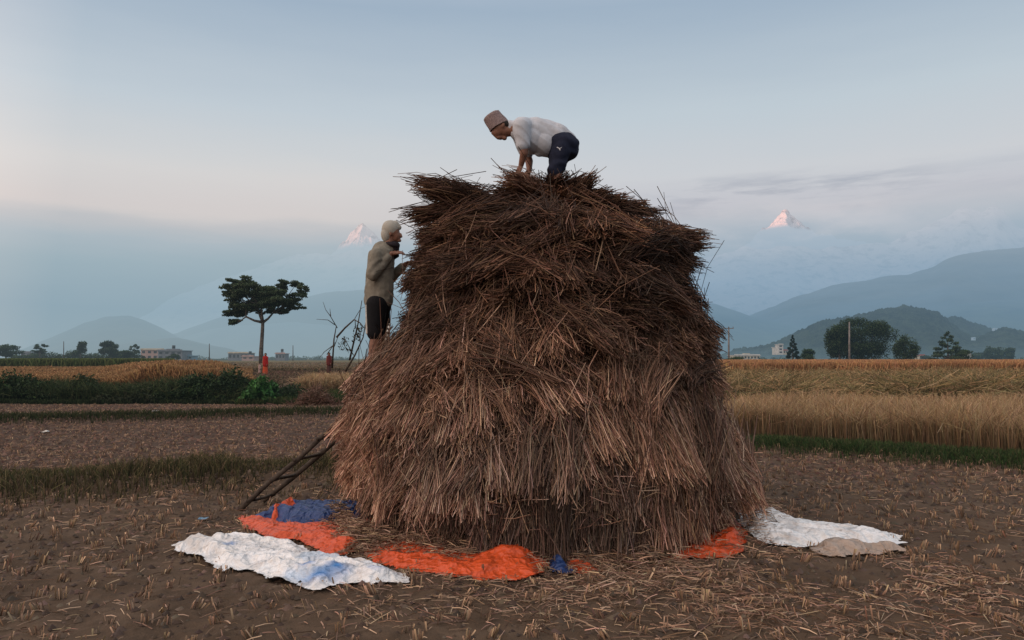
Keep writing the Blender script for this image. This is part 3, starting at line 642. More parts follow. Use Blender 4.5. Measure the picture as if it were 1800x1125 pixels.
tree('thin sparse tree standing over the roofs left of the pink house', 236, 630, 605, 20, 290, 'open', 500, DARKT, GLt)
tree('low tree in front of the pink house', 222, 631, 615, 34, 262, 'bushy', 1600, DARKT, GLt)
tree('low tree right of the grey house, by the blue shed', 305, 632, 622, 26, 262, 'bushy', 1000, DARKT, GLt)
def belt(name, label, x0, x1, Y, ytop, n, cols, m=M_farleaf, ybase=634):
    cl = []; k = int((x1-x0)/7)
    for i in range(k):
        px = x0+(x1-x0)*(i+random.random())/k; h = random.uniform(.55, 1.15)*(ybase-ytop); c = P(px, ybase-h*.5, Y+random.uniform(-8, 8)); s = Y/F
        cl.append((tuple(c), (random.uniform(5, 11)*s, 3, h*.5*s)))
    tag(link(name, leafmesh(name, cl, n, Y/F*1.3, cols), m), label, 'tree line', kind='stuff')
belt('far_tree_line', 'low dark line of distant scrub and trees on the left', 18, 250, 275, 618, 9000, DARKT, M_leaf, 633)
belt('hazy_tree_line', 'thin hazy line of distant trees behind the umbrella tree', 250, 620, 420, 626, 7000, DARKT, M_farleaf, 636)
belt('right_tree_line', 'hazy line of scrub at the end of the rice on the right', 1262, 1800, 260, 629, 14000, DARKT, M_farleaf, 642)
# hedge bushes on the left
def bush(label, px0, px1, pyb, pyt, Y, n, cols, leaf=.05, k=12):
    a = P(px0, pyb, Y); b = P(px1, pyb, Y); zt = P((px0+px1)/2, pyt, Y).z; H = zt*1.16; cx = (a.x+b.x)/2; W = b.x-a.x
    root = empty('bush', (cx, Y, 0), label, 'bush', 'bushes along the bank on the left'); cl = []
    for i in range(k):
        t = (i+random.random())/k; e = math.sin(math.pi*min(.97, max(.03, t)))**.45; h = H*e*random.uniform(.55, 1.0)
        cl.append(((a.x+W*t, Y+random.uniform(-.5, .6), h*.5), (W/k*random.uniform(1.0, 1.7), .6, h*.55)))
        cl.append(((a.x+W*t+random.uniform(-.2, .2), Y-.45, h*.28), (W/k*1.5, .4, h*.32)))
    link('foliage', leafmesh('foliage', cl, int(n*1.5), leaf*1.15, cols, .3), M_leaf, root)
    for c, r in cl[::4]:
        st = []; st.append(([(c[0], c[1], 0), (c[0]+random.uniform(-.1, .1), c[1], c[2]), (c[0]+random.uniform(-.3, .3), c[1]-.1, c[2]*1.9)], [.02, .014, .006], 4))
        link('stem', tubes_mesh('stem', st), M_stick, root)
BC = [(.022,.042,.016), (.03,.055,.02), (.016,.03,.012), (.045,.07,.022)]
bush('broad dark bush at the far left of the bank', -40, 120, 709, 656, 26.6, 9000, BC)
bush('lower mossy bush right of the far left one, by a white scrap', 100, 200, 709, 664, 26.8, 6000, [(.035,.055,.018), (.05,.065,.02), (.02,.035,.014)])
bush('low scrubby bush in the dip of the bank, where rice shows above', 185, 300, 708, 678, 26.4, 5500, [(.03,.042,.018), (.045,.05,.022)])
bush('dark bush with pale leaves at its left end, near the middle of the bank', 275, 400, 708, 660, 26.5, 7500, BC)
bush('tall dark bush directly left of the bright green one', 345, 462, 708, 650, 26.9, 9000, BC)
bush('bright green leafy bush below the woman in red', 436, 486, 707, 664, 26.0, 3200, [(.055,.15,.035), (.04,.11,.03), (.03,.08,.022)], .07, 7)
bush('thin dark weed bush right of the bright green one', 480, 545, 706, 676, 26.4, 2200, BC, .05, 7)
x = rng.uniform(-21, -8.6, 15000); y = rng.uniform(25.9, 27.6, 15000); k = vis(x, y)
blades('hedge_weeds', 'tall soft weeds growing through the bushes on the left bank', 'weeds', x[k], y[k], (rng.uniform(.3, .95, len(x))*(.75+.5*fbm(x*.5, y, 2.7, 3)))[k], [(.035,.055,.02), (.055,.075,.028), (.08,.09,.038), (.025,.04,.015)], .02, lean=.45, bend=.5)
# dry brush: bare branches beside the stack
def bare_branches():
    Y = 24.0; q = lambda a, b: P(540+a/3.515, 360+b/3.515, Y)
    root = empty('bare_branches', tuple(Vector((q(170, 990).x, Y, 0))), 'leafless dry branches stuck in the ground just left of the stack', 'dry branches')
    L = [[(160,1010), (170,830), (180,745)], [(180,760), (150,690), (120,650), (100,600)], [(165,740), (130,712), (62,708)], [(150,690), (135,640)], [(180,820), (230,760), (290,710), (330,730), (355,760)],
         [(165,870), (110,910), (75,950)], [(240,1030), (290,930), (340,820), (365,700)], [(255,960), (290,830), (310,730), (335,590)], [(300,760), (290,700), (330,640), (360,628)], [(165,880), (200,800)],
         [(290,930), (230,820), (205,870), (215,900)], [(330,850), (320,780), (295,760)], [(120,925), (160,870), (175,850)]]
    for i, pl_ in enumerate(L):
        pts = [tuple(q(*p)+Vector((0, random.uniform(-.15, .15), 0))) for p in pl_]; r0 = .035 if i in (0, 4, 6, 7) else .016
        link('branch', tubes_mesh('branch', [(pts, list(np.linspace(r0, r0*.35, len(pts))), 5)]), M_stick, root)
    cl = [(tuple(q(a, b)), (.16, .16, .16)) for a, b in ((240,840), (225,880), (320,770), (310,800), (350,760), (300,830), (250,910), (215,850))]
    link('withered_leaves', leafmesh('withered_leaves', cl, 150, .05, [(.05,.05,.03), (.08,.06,.035)]), M_leaf, root)
bare_branches()
# heap of reddish twigs / earth below the branches
def heap():
    n = 1100; c = P(556, 676, 25); x = c.x+rng.normal(0, .42, n); h = np.maximum(0, .62-np.abs(x-c.x)*.8)*rng.random(n); B = np.stack([x, c.y+rng.normal(0, .3, n), h+.02], -1)
    d = norm(rng.normal(size=(n, 3))*np.array([1, 1, .6])); L = rng.uniform(.1, .35, n)[:, None]; T_ = B+d*L; T_[:, 2] = np.maximum(T_[:, 2], .02)
    cc = pick([(.13,.07,.05), (.09,.05,.035), (.2,.12,.085)], n); V, Fq, C = stems(B, (B+T_)/2, T_, rng.uniform(.01, .022, n), cc, 3)
    tag(link('twig_heap', np_mesh('twig_heap', V, Fq, C), M_straw), 'low heap of reddish brown twigs below the bare branches', 'twig heap')
heap()
# ------------------------------------------------------------------ hills and mountains
def ridge(name, pts, Y, thick, mt, namp, nsc, cols=None, ybase=640, canopy=0, nx=420, ny=60, seed=0, power=1.15):
    pts = sorted(pts); px = np.linspace(pts[0][0], pts[-1][0], nx); py = np.interp(px, [p[0] for p in pts], [p[1] for p in pts])
    # smooth the polyline a little
    kk = 9; py = np.convolve(np.pad(py, kk//2, 'edge'), np.ones(kk)/kk, 'valid')
    crest = np.array([P(a, b, Y) for a, b in zip(px, py)]); v = np.linspace(0, 1, ny)
    X = np.repeat(crest[None, :, 0], ny, 0)*(1+0*v[:, None]); base = P(900, ybase, Y).z
    t = v[:, None]                                             # 0 = crest, 1 = foot, towards the site
    yy = Y-thick*t; X = X*(yy/Y); H = crest[None, :, 2]-base
    ero = ridged(X/nsc+seed, yy/nsc*.6, seed, 5)
    Z = base+H*(1-t**power)*(1+0*X)+namp*ero*np.minimum(1, (.15+t)*2.5)*(1-t)*1.0+namp*.35*fbm(X/nsc*3, yy/nsc*3, seed+2, 5)*(1-t*.7)
    if canopy: Z = Z+canopy*(np.abs(fbm(X/14, yy/14, seed, 3))+.6*np.abs(fbm(X/45, yy/45, seed+1, 2)))
    back = np.stack([crest[:, 0]*1.04, np.full(nx, Y*1.06+thick*.3), np.full(nx, -5.0)], -1)
    G_ = np.stack([X, yy+0*X, Z], -1); G_ = np.concatenate([back[None], G_]); rows = ny+1
    idx = np.arange(rows*nx).reshape(rows, nx); Fq = np.stack([idx[1:,:-1], idx[1:,1:], idx[:-1,1:], idx[:-1,:-1]], -1).reshape(-1, 4)
    o = link(name, np_mesh(name, G_.reshape(-1, 3), Fq, smooth=not canopy), mt); return tag(o, kind='structure')
forest = varied((.012,.022,.018,1), (.032,.05,.034,1), .02)
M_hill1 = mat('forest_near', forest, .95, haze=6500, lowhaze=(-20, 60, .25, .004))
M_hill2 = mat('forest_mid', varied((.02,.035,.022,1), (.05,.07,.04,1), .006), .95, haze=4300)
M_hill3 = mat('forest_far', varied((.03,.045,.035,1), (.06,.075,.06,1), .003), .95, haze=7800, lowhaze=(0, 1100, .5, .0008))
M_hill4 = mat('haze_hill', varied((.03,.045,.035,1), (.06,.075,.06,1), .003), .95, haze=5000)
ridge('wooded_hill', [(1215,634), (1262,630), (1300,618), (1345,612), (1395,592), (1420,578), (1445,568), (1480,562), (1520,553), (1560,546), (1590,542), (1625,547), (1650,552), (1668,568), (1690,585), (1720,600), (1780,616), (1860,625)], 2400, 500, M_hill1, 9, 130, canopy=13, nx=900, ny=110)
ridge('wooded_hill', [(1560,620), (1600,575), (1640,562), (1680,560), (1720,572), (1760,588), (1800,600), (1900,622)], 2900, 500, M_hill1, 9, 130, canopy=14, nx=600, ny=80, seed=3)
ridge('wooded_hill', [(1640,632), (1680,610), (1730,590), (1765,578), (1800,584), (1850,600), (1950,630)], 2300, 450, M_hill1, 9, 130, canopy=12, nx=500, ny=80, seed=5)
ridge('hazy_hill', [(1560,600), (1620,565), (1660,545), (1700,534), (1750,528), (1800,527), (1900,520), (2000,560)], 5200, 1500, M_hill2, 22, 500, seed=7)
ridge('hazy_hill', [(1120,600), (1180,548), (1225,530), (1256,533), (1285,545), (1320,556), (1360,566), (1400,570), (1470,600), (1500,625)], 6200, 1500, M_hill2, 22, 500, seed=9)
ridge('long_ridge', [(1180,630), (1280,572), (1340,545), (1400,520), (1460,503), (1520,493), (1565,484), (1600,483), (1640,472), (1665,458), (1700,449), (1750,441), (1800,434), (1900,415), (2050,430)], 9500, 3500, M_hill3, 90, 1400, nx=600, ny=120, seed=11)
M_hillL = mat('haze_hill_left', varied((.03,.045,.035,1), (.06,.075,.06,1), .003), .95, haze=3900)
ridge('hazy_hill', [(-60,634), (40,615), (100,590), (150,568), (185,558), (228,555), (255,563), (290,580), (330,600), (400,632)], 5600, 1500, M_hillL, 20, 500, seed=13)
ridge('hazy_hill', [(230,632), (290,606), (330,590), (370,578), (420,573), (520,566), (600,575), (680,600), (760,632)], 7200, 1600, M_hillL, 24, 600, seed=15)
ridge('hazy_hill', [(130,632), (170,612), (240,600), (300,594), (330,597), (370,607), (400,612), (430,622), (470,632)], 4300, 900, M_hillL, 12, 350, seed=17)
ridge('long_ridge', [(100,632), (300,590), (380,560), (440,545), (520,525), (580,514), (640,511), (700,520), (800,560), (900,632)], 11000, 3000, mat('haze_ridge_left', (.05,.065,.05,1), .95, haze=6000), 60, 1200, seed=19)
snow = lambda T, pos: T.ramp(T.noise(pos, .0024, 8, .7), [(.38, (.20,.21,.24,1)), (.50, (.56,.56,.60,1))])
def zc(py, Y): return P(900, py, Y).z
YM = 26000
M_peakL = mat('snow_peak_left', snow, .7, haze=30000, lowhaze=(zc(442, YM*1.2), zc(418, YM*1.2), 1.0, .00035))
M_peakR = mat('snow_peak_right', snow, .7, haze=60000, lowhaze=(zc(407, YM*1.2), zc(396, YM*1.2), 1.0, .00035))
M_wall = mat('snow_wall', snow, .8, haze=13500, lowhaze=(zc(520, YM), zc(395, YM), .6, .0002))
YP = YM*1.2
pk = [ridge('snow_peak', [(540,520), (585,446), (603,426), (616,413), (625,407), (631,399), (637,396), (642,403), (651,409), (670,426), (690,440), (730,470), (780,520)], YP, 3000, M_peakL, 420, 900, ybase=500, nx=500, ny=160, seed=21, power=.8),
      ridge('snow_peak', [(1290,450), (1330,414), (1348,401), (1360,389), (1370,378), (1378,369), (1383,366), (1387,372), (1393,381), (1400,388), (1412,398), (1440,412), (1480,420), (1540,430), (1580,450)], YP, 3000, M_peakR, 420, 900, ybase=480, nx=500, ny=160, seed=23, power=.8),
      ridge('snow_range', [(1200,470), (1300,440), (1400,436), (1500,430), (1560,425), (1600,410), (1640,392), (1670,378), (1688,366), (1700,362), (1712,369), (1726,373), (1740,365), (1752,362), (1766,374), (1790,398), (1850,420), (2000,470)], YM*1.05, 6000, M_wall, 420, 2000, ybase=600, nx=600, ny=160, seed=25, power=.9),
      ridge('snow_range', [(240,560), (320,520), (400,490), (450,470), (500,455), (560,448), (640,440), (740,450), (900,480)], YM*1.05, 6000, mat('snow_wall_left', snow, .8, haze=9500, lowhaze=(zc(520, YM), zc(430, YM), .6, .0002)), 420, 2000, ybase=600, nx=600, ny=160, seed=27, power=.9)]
# sun: it has set on the fields and only still reaches the high snows
sd = bpy.data.lights.new('sun', 'SUN'); sd.energy = 4.2; sd.angle = R(.5); sd.color = (1.0, .34, .18)
so = bpy.data.objects.new('sun', sd); COL.objects.link(so); so.rotation_euler = SD.to_track_quat('Z', 'Y').to_euler()
lc = bpy.data.collections.new('high_snows')
for o in pk[:2]: lc.objects.link(o)
so.light_linking.receiver_collection = lc
# ------------------------------------------------------------------ buildings and poles
def boxes(name, bs, mt, parent=None):
    bm = bmesh.new()
    for (x0, x1, y0, y1, z0, z1) in bs:
        r = bmesh.ops.create_cube(bm, size=1); 
        for v in r['verts']: v.co = Vector((x0+(v.co.x+.5)*(x1-x0), y0+(v.co.y+.5)*(y1-y0), z0+(v.co.z+.5)*(z1-z0)))
    me = bpy.data.meshes.new(name); bm.to_mesh(me); bm.free(); return link(name, me, mt, parent)
def wallmat(nm, c, hz=2200):
    c2 = tuple(v*.72 for v in c[:3])+(1,); return mat(nm, varied(c2, c, .7), .9, haze=hz)
W_white = wallmat('white_wall', (.5,.5,.48,1)); W_pink = wallmat('pink_wall', (.38,.26,.23,1)); W_grey = wallmat('grey_wall', (.16,.17,.19,1)); W_blue = wallmat('blue_wall', (.18,.28,.34,1))
W_cream = wallmat('cream_wall', (.46,.42,.33,1)); W_dark = mat('window_dark', (.03,.035,.04,1), .3, haze=2200); W_red = wallmat('red_roof', (.32,.09,.06,1))
def house(label, px0, px1, pyb, pyt, Y, wall, floors=1, nwin=3, roofm=None, tank=False, overhang=.3, tower=None, band=None):
    a = P(px0, pyb, Y); b = P(px1, pyb, Y); zt = P(px0, pyt, Y).z; z0 = a.z-.5; D = (b.x-a.x)*.6+3
    root = empty('house', ((a.x+b.x)/2, Y, a.z), label, 'house', 'distant houses'); boxes('wall', [(a.x, b.x, Y, Y+D, z0, zt)], wall, root)
    boxes('roof', [(a.x-overhang, b.x+overhang, Y-.5, Y+D+.3, zt, zt+.25), (a.x, b.x, Y-.1, Y, zt+.25, zt+.6)], roofm or wall, root)
    fh = (zt-a.z)/floors
    for f in range(floors):
        for i in range(nwin):
            cx = a.x+(b.x-a.x)*(i+.5)/nwin; w = (b.x-a.x)/nwin*.26
            boxes('window', [(cx-w, cx+w, Y-.06, Y-.003, a.z+fh*(f+.3), a.z+fh*(f+.78))], W_dark, root)
    if band: boxes('balcony', [(a.x-.2, b.x+.2, Y-1.2, Y-.07, a.z+fh*f_-.2, a.z+fh*f_+.5) for f_ in range(1, floors)], band, root)
    if tank:
        cx = a.x+(b.x-a.x)*.55; t = tubes_mesh('water_tank', [([(cx, Y+2, zt+1.1), (cx, Y+2, zt+2.2)], [.6, .6], 10)]); link('water_tank', t, W_dark, root)
        boxes('tank_stand', [(cx-.45, cx+.45, Y+1.6, Y+2.4, zt+.25, zt+1.1)], W_grey, root)
    if tower:
        t0, t1, tz = tower; ax = P(t0, pyb, Y).x; bx = P(t1, pyb, Y).x; boxes('stair_tower', [(ax, bx, Y+1, Y+4, zt+.25, P(t0, tz, Y).z)], wall, root)
house('flat roofed pink house among the trees on the far left, left of the grey one', 247, 288, 632, 615, 300, W_pink, 2, 4, W_cream)
house('large grey flat roofed house with a dark tank, left of the umbrella tree', 277, 320, 632, 617, 285, W_grey, 2, 4, None, True, tower=(290, 308, 613))
house('small pale blue shed right of the large grey house', 322, 338, 632, 626, 290, W_blue, 1, 2)
house('grey one storey house left of the umbrella tree trunk', 401, 436, 632, 621, 310, W_grey, 1, 5, W_cream)
house('low reddish shed right beside the grey one storey house', 425, 446, 632, 627, 300, W_pink, 1, 2, None, True)
house('small grey house with roof tank right of the umbrella tree', 484, 501, 632, 622, 330, W_grey, 1, 3, W_pink, True)
house('small white house peeping out at the far left between trees', 36, 54, 631, 620, 300, W_grey, 1, 2)
house('long cream two storey building with balconies beside the stack', 1291, 1336, 640, 625, 330, W_cream, 2, 8, W_white, False, band=W_white, tower=(1310, 1320, 621))
house('bright white tall house on the slope below the wooded hill', 1368, 1377, 622, 606, 420, W_white, 3, 1)
house('white house lower down left of the small pointed tree', 1362, 1370, 622, 611, 430, W_white, 1, 2)
house('small tan house right of the bright white tall house', 1377, 1385, 622, 616, 440, W_cream, 1, 2, W_red)
house('low white building behind the rice, right of the green round tree', 1604, 1624, 640, 634, 300, W_white, 1, 5)
house('small red roofed house above the low white building', 1616, 1626, 634, 625, 380, W_cream, 1, 2, W_red)
house('white house with stepped top right of the spiky tree', 1703, 1716, 640, 627, 330, W_white, 2, 2, None, False, tower=(1706, 1710, 621))
house('tiny white house between the pair of hazy trees', 1754, 1762, 640, 630, 340, W_white, 1, 1)
house('small white house right of the hazy pair of trees', 1784, 1798, 641, 634, 340, W_white, 1, 3)
house('white house high on the wooded hill near the right edge', 1748, 1756, 583, 577, 2290, W_white, 1, 2)
house('white house half way up the wooded hill at right', 1710, 1715, 598, 593, 2150, W_white, 1, 1)
house('low pale wall like house right of the low green tree', 1441, 1452, 640, 635, 300, W_white, 1, 2)
M_pole = mat('weathered_concrete', varied((.12,.11,.10,1), (.22,.20,.19,1), 3), .9, haze=HZ); M_dpole = mat('dark_pole', varied((.06,.055,.05,1), (.1,.09,.08,1), 3), .9, haze=HZ)
def pole(label, px, pb, pt, Y, m, r=.12, arm=None):
    b = P(px, pb, Y); t = P(px, pt, Y); root = empty('utility_pole', tuple(b), label, 'utility pole', 'utility poles in the distance')
    link('shaft', tubes_mesh('shaft', [([tuple(b-Vector((0, 0, .5))), tuple((b+t)/2), tuple(t)], [r*1.15, r, r*.75], 8)]), m, root)
    if arm:
        boxes('crossarm', [(b.x-arm, b.x+arm, Y-.22, Y-.1, t.z-.3, t.z-.16)], m, root)
        for k in (-.9, 0, .9): link('insulator', tubes_mesh('insulator', [([(b.x+arm*k, Y-.16, t.z-.16), (b.x+arm*k, Y-.16, t.z+.12)], [.07, .04], 6)]), m, root)
pole('tall pale concrete pole in front of the biggest dark tree', 1493, 642, 566, 120, M_pole, .14)
pole('pole with a crossarm just right of the stack', 1281, 640, 575, 130, M_pole, .15, .9)
pole('thin pole over the trees at the far left', 112, 630, 600, 255, M_dpole, .14)
pole('thin pole between the grey houses on the left', 368, 631, 604, 260, M_dpole, .16)
pole('thin pole right of the umbrella tree', 515, 632, 607, 280, M_dpole, .16)
# ------------------------------------------------------------------ tarpaulins
def facet(x, y, sd):
    """piecewise flat random surface on a skewed triangular lattice"""
    u = x+y*.577; v = y*1.155; iu = np.floor(u).astype(np.int64); iv = np.floor(v).astype(np.int64); fu = u-iu; fv = v-iv; z = np.full(u.shape, sd, np.int64)
    a = _h(iu+1, iv, z); b = _h(iu, iv+1, z); c = np.where(fu+fv < 1, _h(iu, iv, z), _h(iu+1, iv+1, z)); lo = fu+fv < 1
    return np.where(lo, c+(a-c)*fu+(b-c)*fv, c+(b-c)*(1-fu)+(a-c)*(1-fv))
def sheet(name, poly_px, mt, parent, amp, scale, lift=.015, ground_px=True, res=.018, seed=0, edge_up=0, colf=None, smooth=False, h0=None, edgew=.035, dec=.26):
    """crumpled cloth lying on the ground whose outline follows poly (pixel list -> ground points)"""
    poly = [G(a, b, .03) for a, b in poly_px] if ground_px else [Vector(p) for p in poly_px]
    pa = np.array([(p.x, p.y) for p in poly]); x0, y0 = pa.min(0)-.05; x1, y1 = pa.max(0)+.05
    xs = np.arange(x0, x1, res); ys = np.arange(y0, y1, res); X, Y = np.meshgrid(xs, ys)
    Xw = X+.05*fbm(X*9, Y*9, seed, 3); Yw = Y+.05*fbm(X*9+30, Y*9, seed, 3)
    ins = np.zeros(X.shape, bool); n = len(pa)
    for i in range(n):
        (ax, ay), (bx, by) = pa[i], pa[(i+1) % n]
        c = ((ay > Yw) != (by > Yw)) & (Xw < (bx-ax)*(Yw-ay)/(by-ay+1e-12)+ax); ins ^= c
    ed = seg_dist(Xw, Yw, [tuple(p) for p in pa]+[tuple(pa[0])])
    wx = X+.12*fbm(X*3, Y*3, seed+5, 2); wy = Y+.12*fbm(X*3+9, Y*3, seed+5, 2)
    r1 = np.maximum(0, ridged(wx*scale, wy*scale*1.3, seed, 2))**1.3; r2 = np.maximum(0, ridged(wx*scale*2.4, wy*scale*2.9, seed+1, 4, .62))**1.3; big = .5+.5*fbm(X*1.7, Y*1.7, seed+8, 2)
    cr = np.abs(fbm(wx*scale*2.2+9, wy*scale*2.8, seed+3, 4, .6)); fc = 0
    for q_, am in ((3.6, .25), (8.5, .62), (15, .62), (28, .38)):
        wx2 = X+.05*fbm(X*5, Y*5, seed+q_, 2)+seed; wy2 = Y+.05*fbm(X*5+11, Y*5, seed+q_, 2)
        fc = fc+am*facet(wx2*q_, wy2*q_*1.15, seed+int(q_))
    Hh = .62*amp*(.12*r1+.12*big+1.05*fc)*sstep(-.03, .16, ed)+lift+(h0(X, Y) if h0 else 0)
    Hh = Hh*(.06+.94*sstep(0, .16, ed+.06*fbm(X*7, Y*7, seed+6, 2)))+edge_up*np.exp(-(ed/.03)**2)*np.maximum(0, fbm(X*5, Y*5, seed+3, 2))
    Z = hgt(X, Y)*.5+.02+Hh
    keep = ins; idx = -np.ones(X.shape, int); q = keep[:-1,:-1] & keep[1:,:-1] & keep[:-1,1:] & keep[1:,1:]
    used = np.zeros_like(keep); used[:-1,:-1] |= q; used[1:,:-1] |= q; used[:-1,1:] |= q; used[1:,1:] |= q; idx[used] = np.arange(used.sum())
    V = np.stack([(X+.012*fbm(X*20, Y*20, seed, 2))[used], (Y+.012*fbm(X*20, Y*20+50, seed, 2))[used], Z[used]], -1)
    Fq = np.stack([idx[:-1,:-1][q], idx[:-1,1:][q], idx[1:,1:][q], idx[1:,:-1][q]], -1)
    C = None
    if colf: C = colf(X[used], Y[used])
    me = np_mesh(name, V, Fq, C, smooth); o = link(name, me, mt, parent)
    dm = o.modifiers.new('creases', 'DECIMATE'); dm.ratio = dec; return o
def tarpmat(nm, c, rough=.45, attr=False):
    def f(T, pos):
        base = tintcol(T, pos) if attr else c
        T.crease = True
        d = T.ramp(T.noise(pos, 7, 6, .65), [(.38, g4(1)), (.75, (.76,.72,.67,1))]); return T.mix(1.0, base, d, 'MULTIPLY')
    return mat(nm, f, rough, spec=.4, bump=(60, 1.0, .045))
M_orange = tarpmat('orange_tarp', (.68,.092,.022,1), .42); M_navy = tarpmat('blue_tarp', (.02,.05,.17,1), .35)
M_wtarp = tarpmat('white_woven_plastic', None, .5, True); M_beige = tarpmat('beige_lining', (.42,.33,.27,1), .7)
root = empty('orange_tarp', (.3, 6.2, 0), 'big orange tarpaulin with blue underside lying under the stack', 'tarpaulin')
sheet('sheet', [(417,903), (450,905), (520,918), (600,917), (680,905), (760,905), (900,900), (1100,900), (1290,905), (1312,938), (1312,972), (1285,980), (1230,982), (1165,990), (1160,955), (1060,955), (1062,1004), (1040,1010), (1000,1006), (958,1000), (956,1018), (900,1019), (830,1018),
               (760,1010), (700,998), (660,985), (630,966), (600,972), (555,975), (560,962), (530,948), (470,945), (430,925)], M_orange, root, .05, 2.2, seed=4, res=.013, edge_up=.05,
      h0=lambda X, Y: .10*np.exp(-((X-G(890,1000).x)**2/.035+(Y-G(890,1000).y)**2/.02))+.12*np.exp(-((X-G(1300,965).x)**2/.012+(Y-G(1300,965).y)**2/.03))+.04*np.exp(-((X-G(600,965).x)**2/.05+(Y-G(600,965).y)**2/.01)))
o = sheet('turned_over_corner', [(428,914), (470,899), (500,889), (560,888), (640,893), (690,902), (640,916), (560,926), (520,922), (480,914)], M_navy, root, .085, 2.4, lift=.04, seed=9, edge_up=.02, edgew=.08); o['label'] = 'dark blue underside of the tarpaulin folded over'
o = sheet('folded_strip', [(466,912), (480,900), (520,893), (530,900), (500,906), (486,918), (505,930), (490,930)], M_orange, root, .04, 3.0, lift=.17, seed=12, edgew=.05)
o = sheet('turned_over_flap', [(950,993), (975,980), (1000,985), (1020,1008), (985,1010), (955,1004)], M_navy, root, .05, 3.0, lift=.07, seed=14, edgew=.05); o['label'] = 'dark blue flap at the front edge of the tarpaulin'
sheet('flap_edge', [(968,981), (985,977), (1005,985), (1030,1008), (1012,1010), (996,994), (980,986)], M_orange, root, .03, 3.0, lift=.115, seed=15, edgew=.05)
def wcol(seed, blue):
    def f(X, Y):
        n = fbm(X*2.1, Y*3.2, seed, 3); c = np.tile(np.array([[.86,.87,.88]]), (len(X), 1)); t = sstep(.42, .55, n)[:, None]*.45*blue; c = c*(1-t)+np.array([.25,.47,.75])*t
        if blue:
            for (a, b, r) in ((560,1028,.10), (592,1022,.09), (668,1020,.07), (540,1014,.06), (402,975,.05), (345,950,.04), (560,962,.05)):
                g = G(a, b); k = np.exp(-((X-g.x)**2+((Y-g.y)*1.3)**2)/r**2)[:, None]; c = c*(1-k)+np.array([.03,.20,.55])*k
        d = sstep(.05, .5, fbm(X*7, Y*9, seed+4, 4))[:, None]*.42; return c*(1-d)+np.array([.42,.40,.40])*d
    return f
o = sheet('white_tarp', [(294,956), (335,943), (372,947), (410,940), (440,937), (470,948), (510,950), (545,963), (552,975), (600,980), (655,987), (690,996), (721,1014), (712,1028), (680,1026), (650,1029), (590,1026), (570,1036), (535,1034), (515,1024), (470,1014), (440,1002), (410,998), (385,1004), (372,990), (345,976), (318,968)],
      M_wtarp, None, .085, 3.0, seed=21, res=.010, edge_up=.04, colf=wcol(2, 1)); tag(o, 'crumpled white plastic sheet with blue patches in front of the orange tarpaulin', 'plastic sheet')
root = empty('pale_tarp', tuple(G(1450, 950)), 'white plastic sheet with beige lining lying right of the stack', 'plastic sheet')
sheet('sheet', [(1298,893), (1330,897), (1370,906), (1420,918), (1460,926), (1510,930), (1545,940), (1585,942), (1592,952), (1575,960), (1500,958), (1450,960), (1420,962), (1370,962), (1330,950), (1312,935), (1300,918)], M_wtarp, root, .075, 3.0, seed=33, res=.012, edge_up=.03, colf=wcol(7, 0))
o = sheet('lining', [(1415,957), (1440,954), (1500,956), (1560,958), (1592,962), (1592,968), (1540,972), (1500,976), (1485,980), (1440,976), (1428,970)], M_beige, root, .05, 3.4, lift=.05, seed=36, res=.014, edgew=.02); o['label'] = 'beige inner side folded outward'
# small pieces of rubbish on the fields
def scrap(label, px, py, s, c, seed):
    g = G(px, py); g.z = float(hgt(g.x, g.y)); bm = bmesh.new(); r = bmesh.ops.create_grid(bm, x_segments=7, y_segments=6, size=s)
    for v in bm.verts: v.co = Vector((v.co.x+g.x+.3*s*mnoise.noise(v.co*9+Vector((seed, 0, 0))), v.co.y*.8+g.y, g.z+s*.45+s*.8*mnoise.noise(v.co*14+Vector((0, seed, 0)))))
    me = bpy.data.meshes.new('scrap'); bm.to_mesh(me); bm.free(); tag(link('plastic_scrap', me, c), label, 'litter', 'scraps of rubbish on the fields')
WS = tarpmat('white_scrap', (.62,.62,.6,1)); BSc = tarpmat('blue_scrap', (.12,.25,.38,1))
scrap('white scrap of plastic caught at the foot of the far left bushes', 114, 699, .13, WS, 1); scrap('small white scrap on the ploughed strip below the bushes', 273, 727, .09, WS, 2)
scrap('blue scrap of plastic on the stubble left of the tarpaulins', 356, 914, .045, BSc, 3); scrap('white scrap on the grass bank left of the ladder', 292, 838, .045, WS, 4)
scrap('white scrap on the far left end of the grass bank', 78, 763, .07, WS, 5)
# ------------------------------------------------------------------ ladder
def ladder():
    a0, a1 = G(420, 897), P(662, 684, 8.35); b0, b1 = G(446, 888), P(672, 700, 8.7)
    b0 = Vector((a0.x+.12, a0.y+.38, 0)); d = a1-a0; b1 = b0+d+Vector((.02, 0, -.02))
    root = empty('ladder', tuple(a0), 'rough wooden pole ladder leaning on the left side of the stack', 'ladder')
    w = lambda p, q, r, n=6: ([tuple(p.lerp(q, i/(n-1))+Vector((random.gauss(0, .008), random.gauss(0, .008), random.gauss(0, .008)))) for i in range(n)], [r*random.uniform(.85, 1.1) for _ in range(n)], 8)
    link('rail', tubes_mesh('rail', [w(a0, a1, .026)]), M_stick, root); link('rail', tubes_mesh('rail', [w(b0, b1, .026)]), M_stick, root)
    for i in range(6):
        t = .07+i*.165; p = a0.lerp(a1, t); q = b0.lerp(b1, t+random.uniform(-.02, .02)); e = (q-p)*.12
        link('rung', tubes_mesh('rung', [w(p-e, q+e, .018, 4)]), M_stick, root)
    return a0, a1, b0, b1
LAD = ladder()
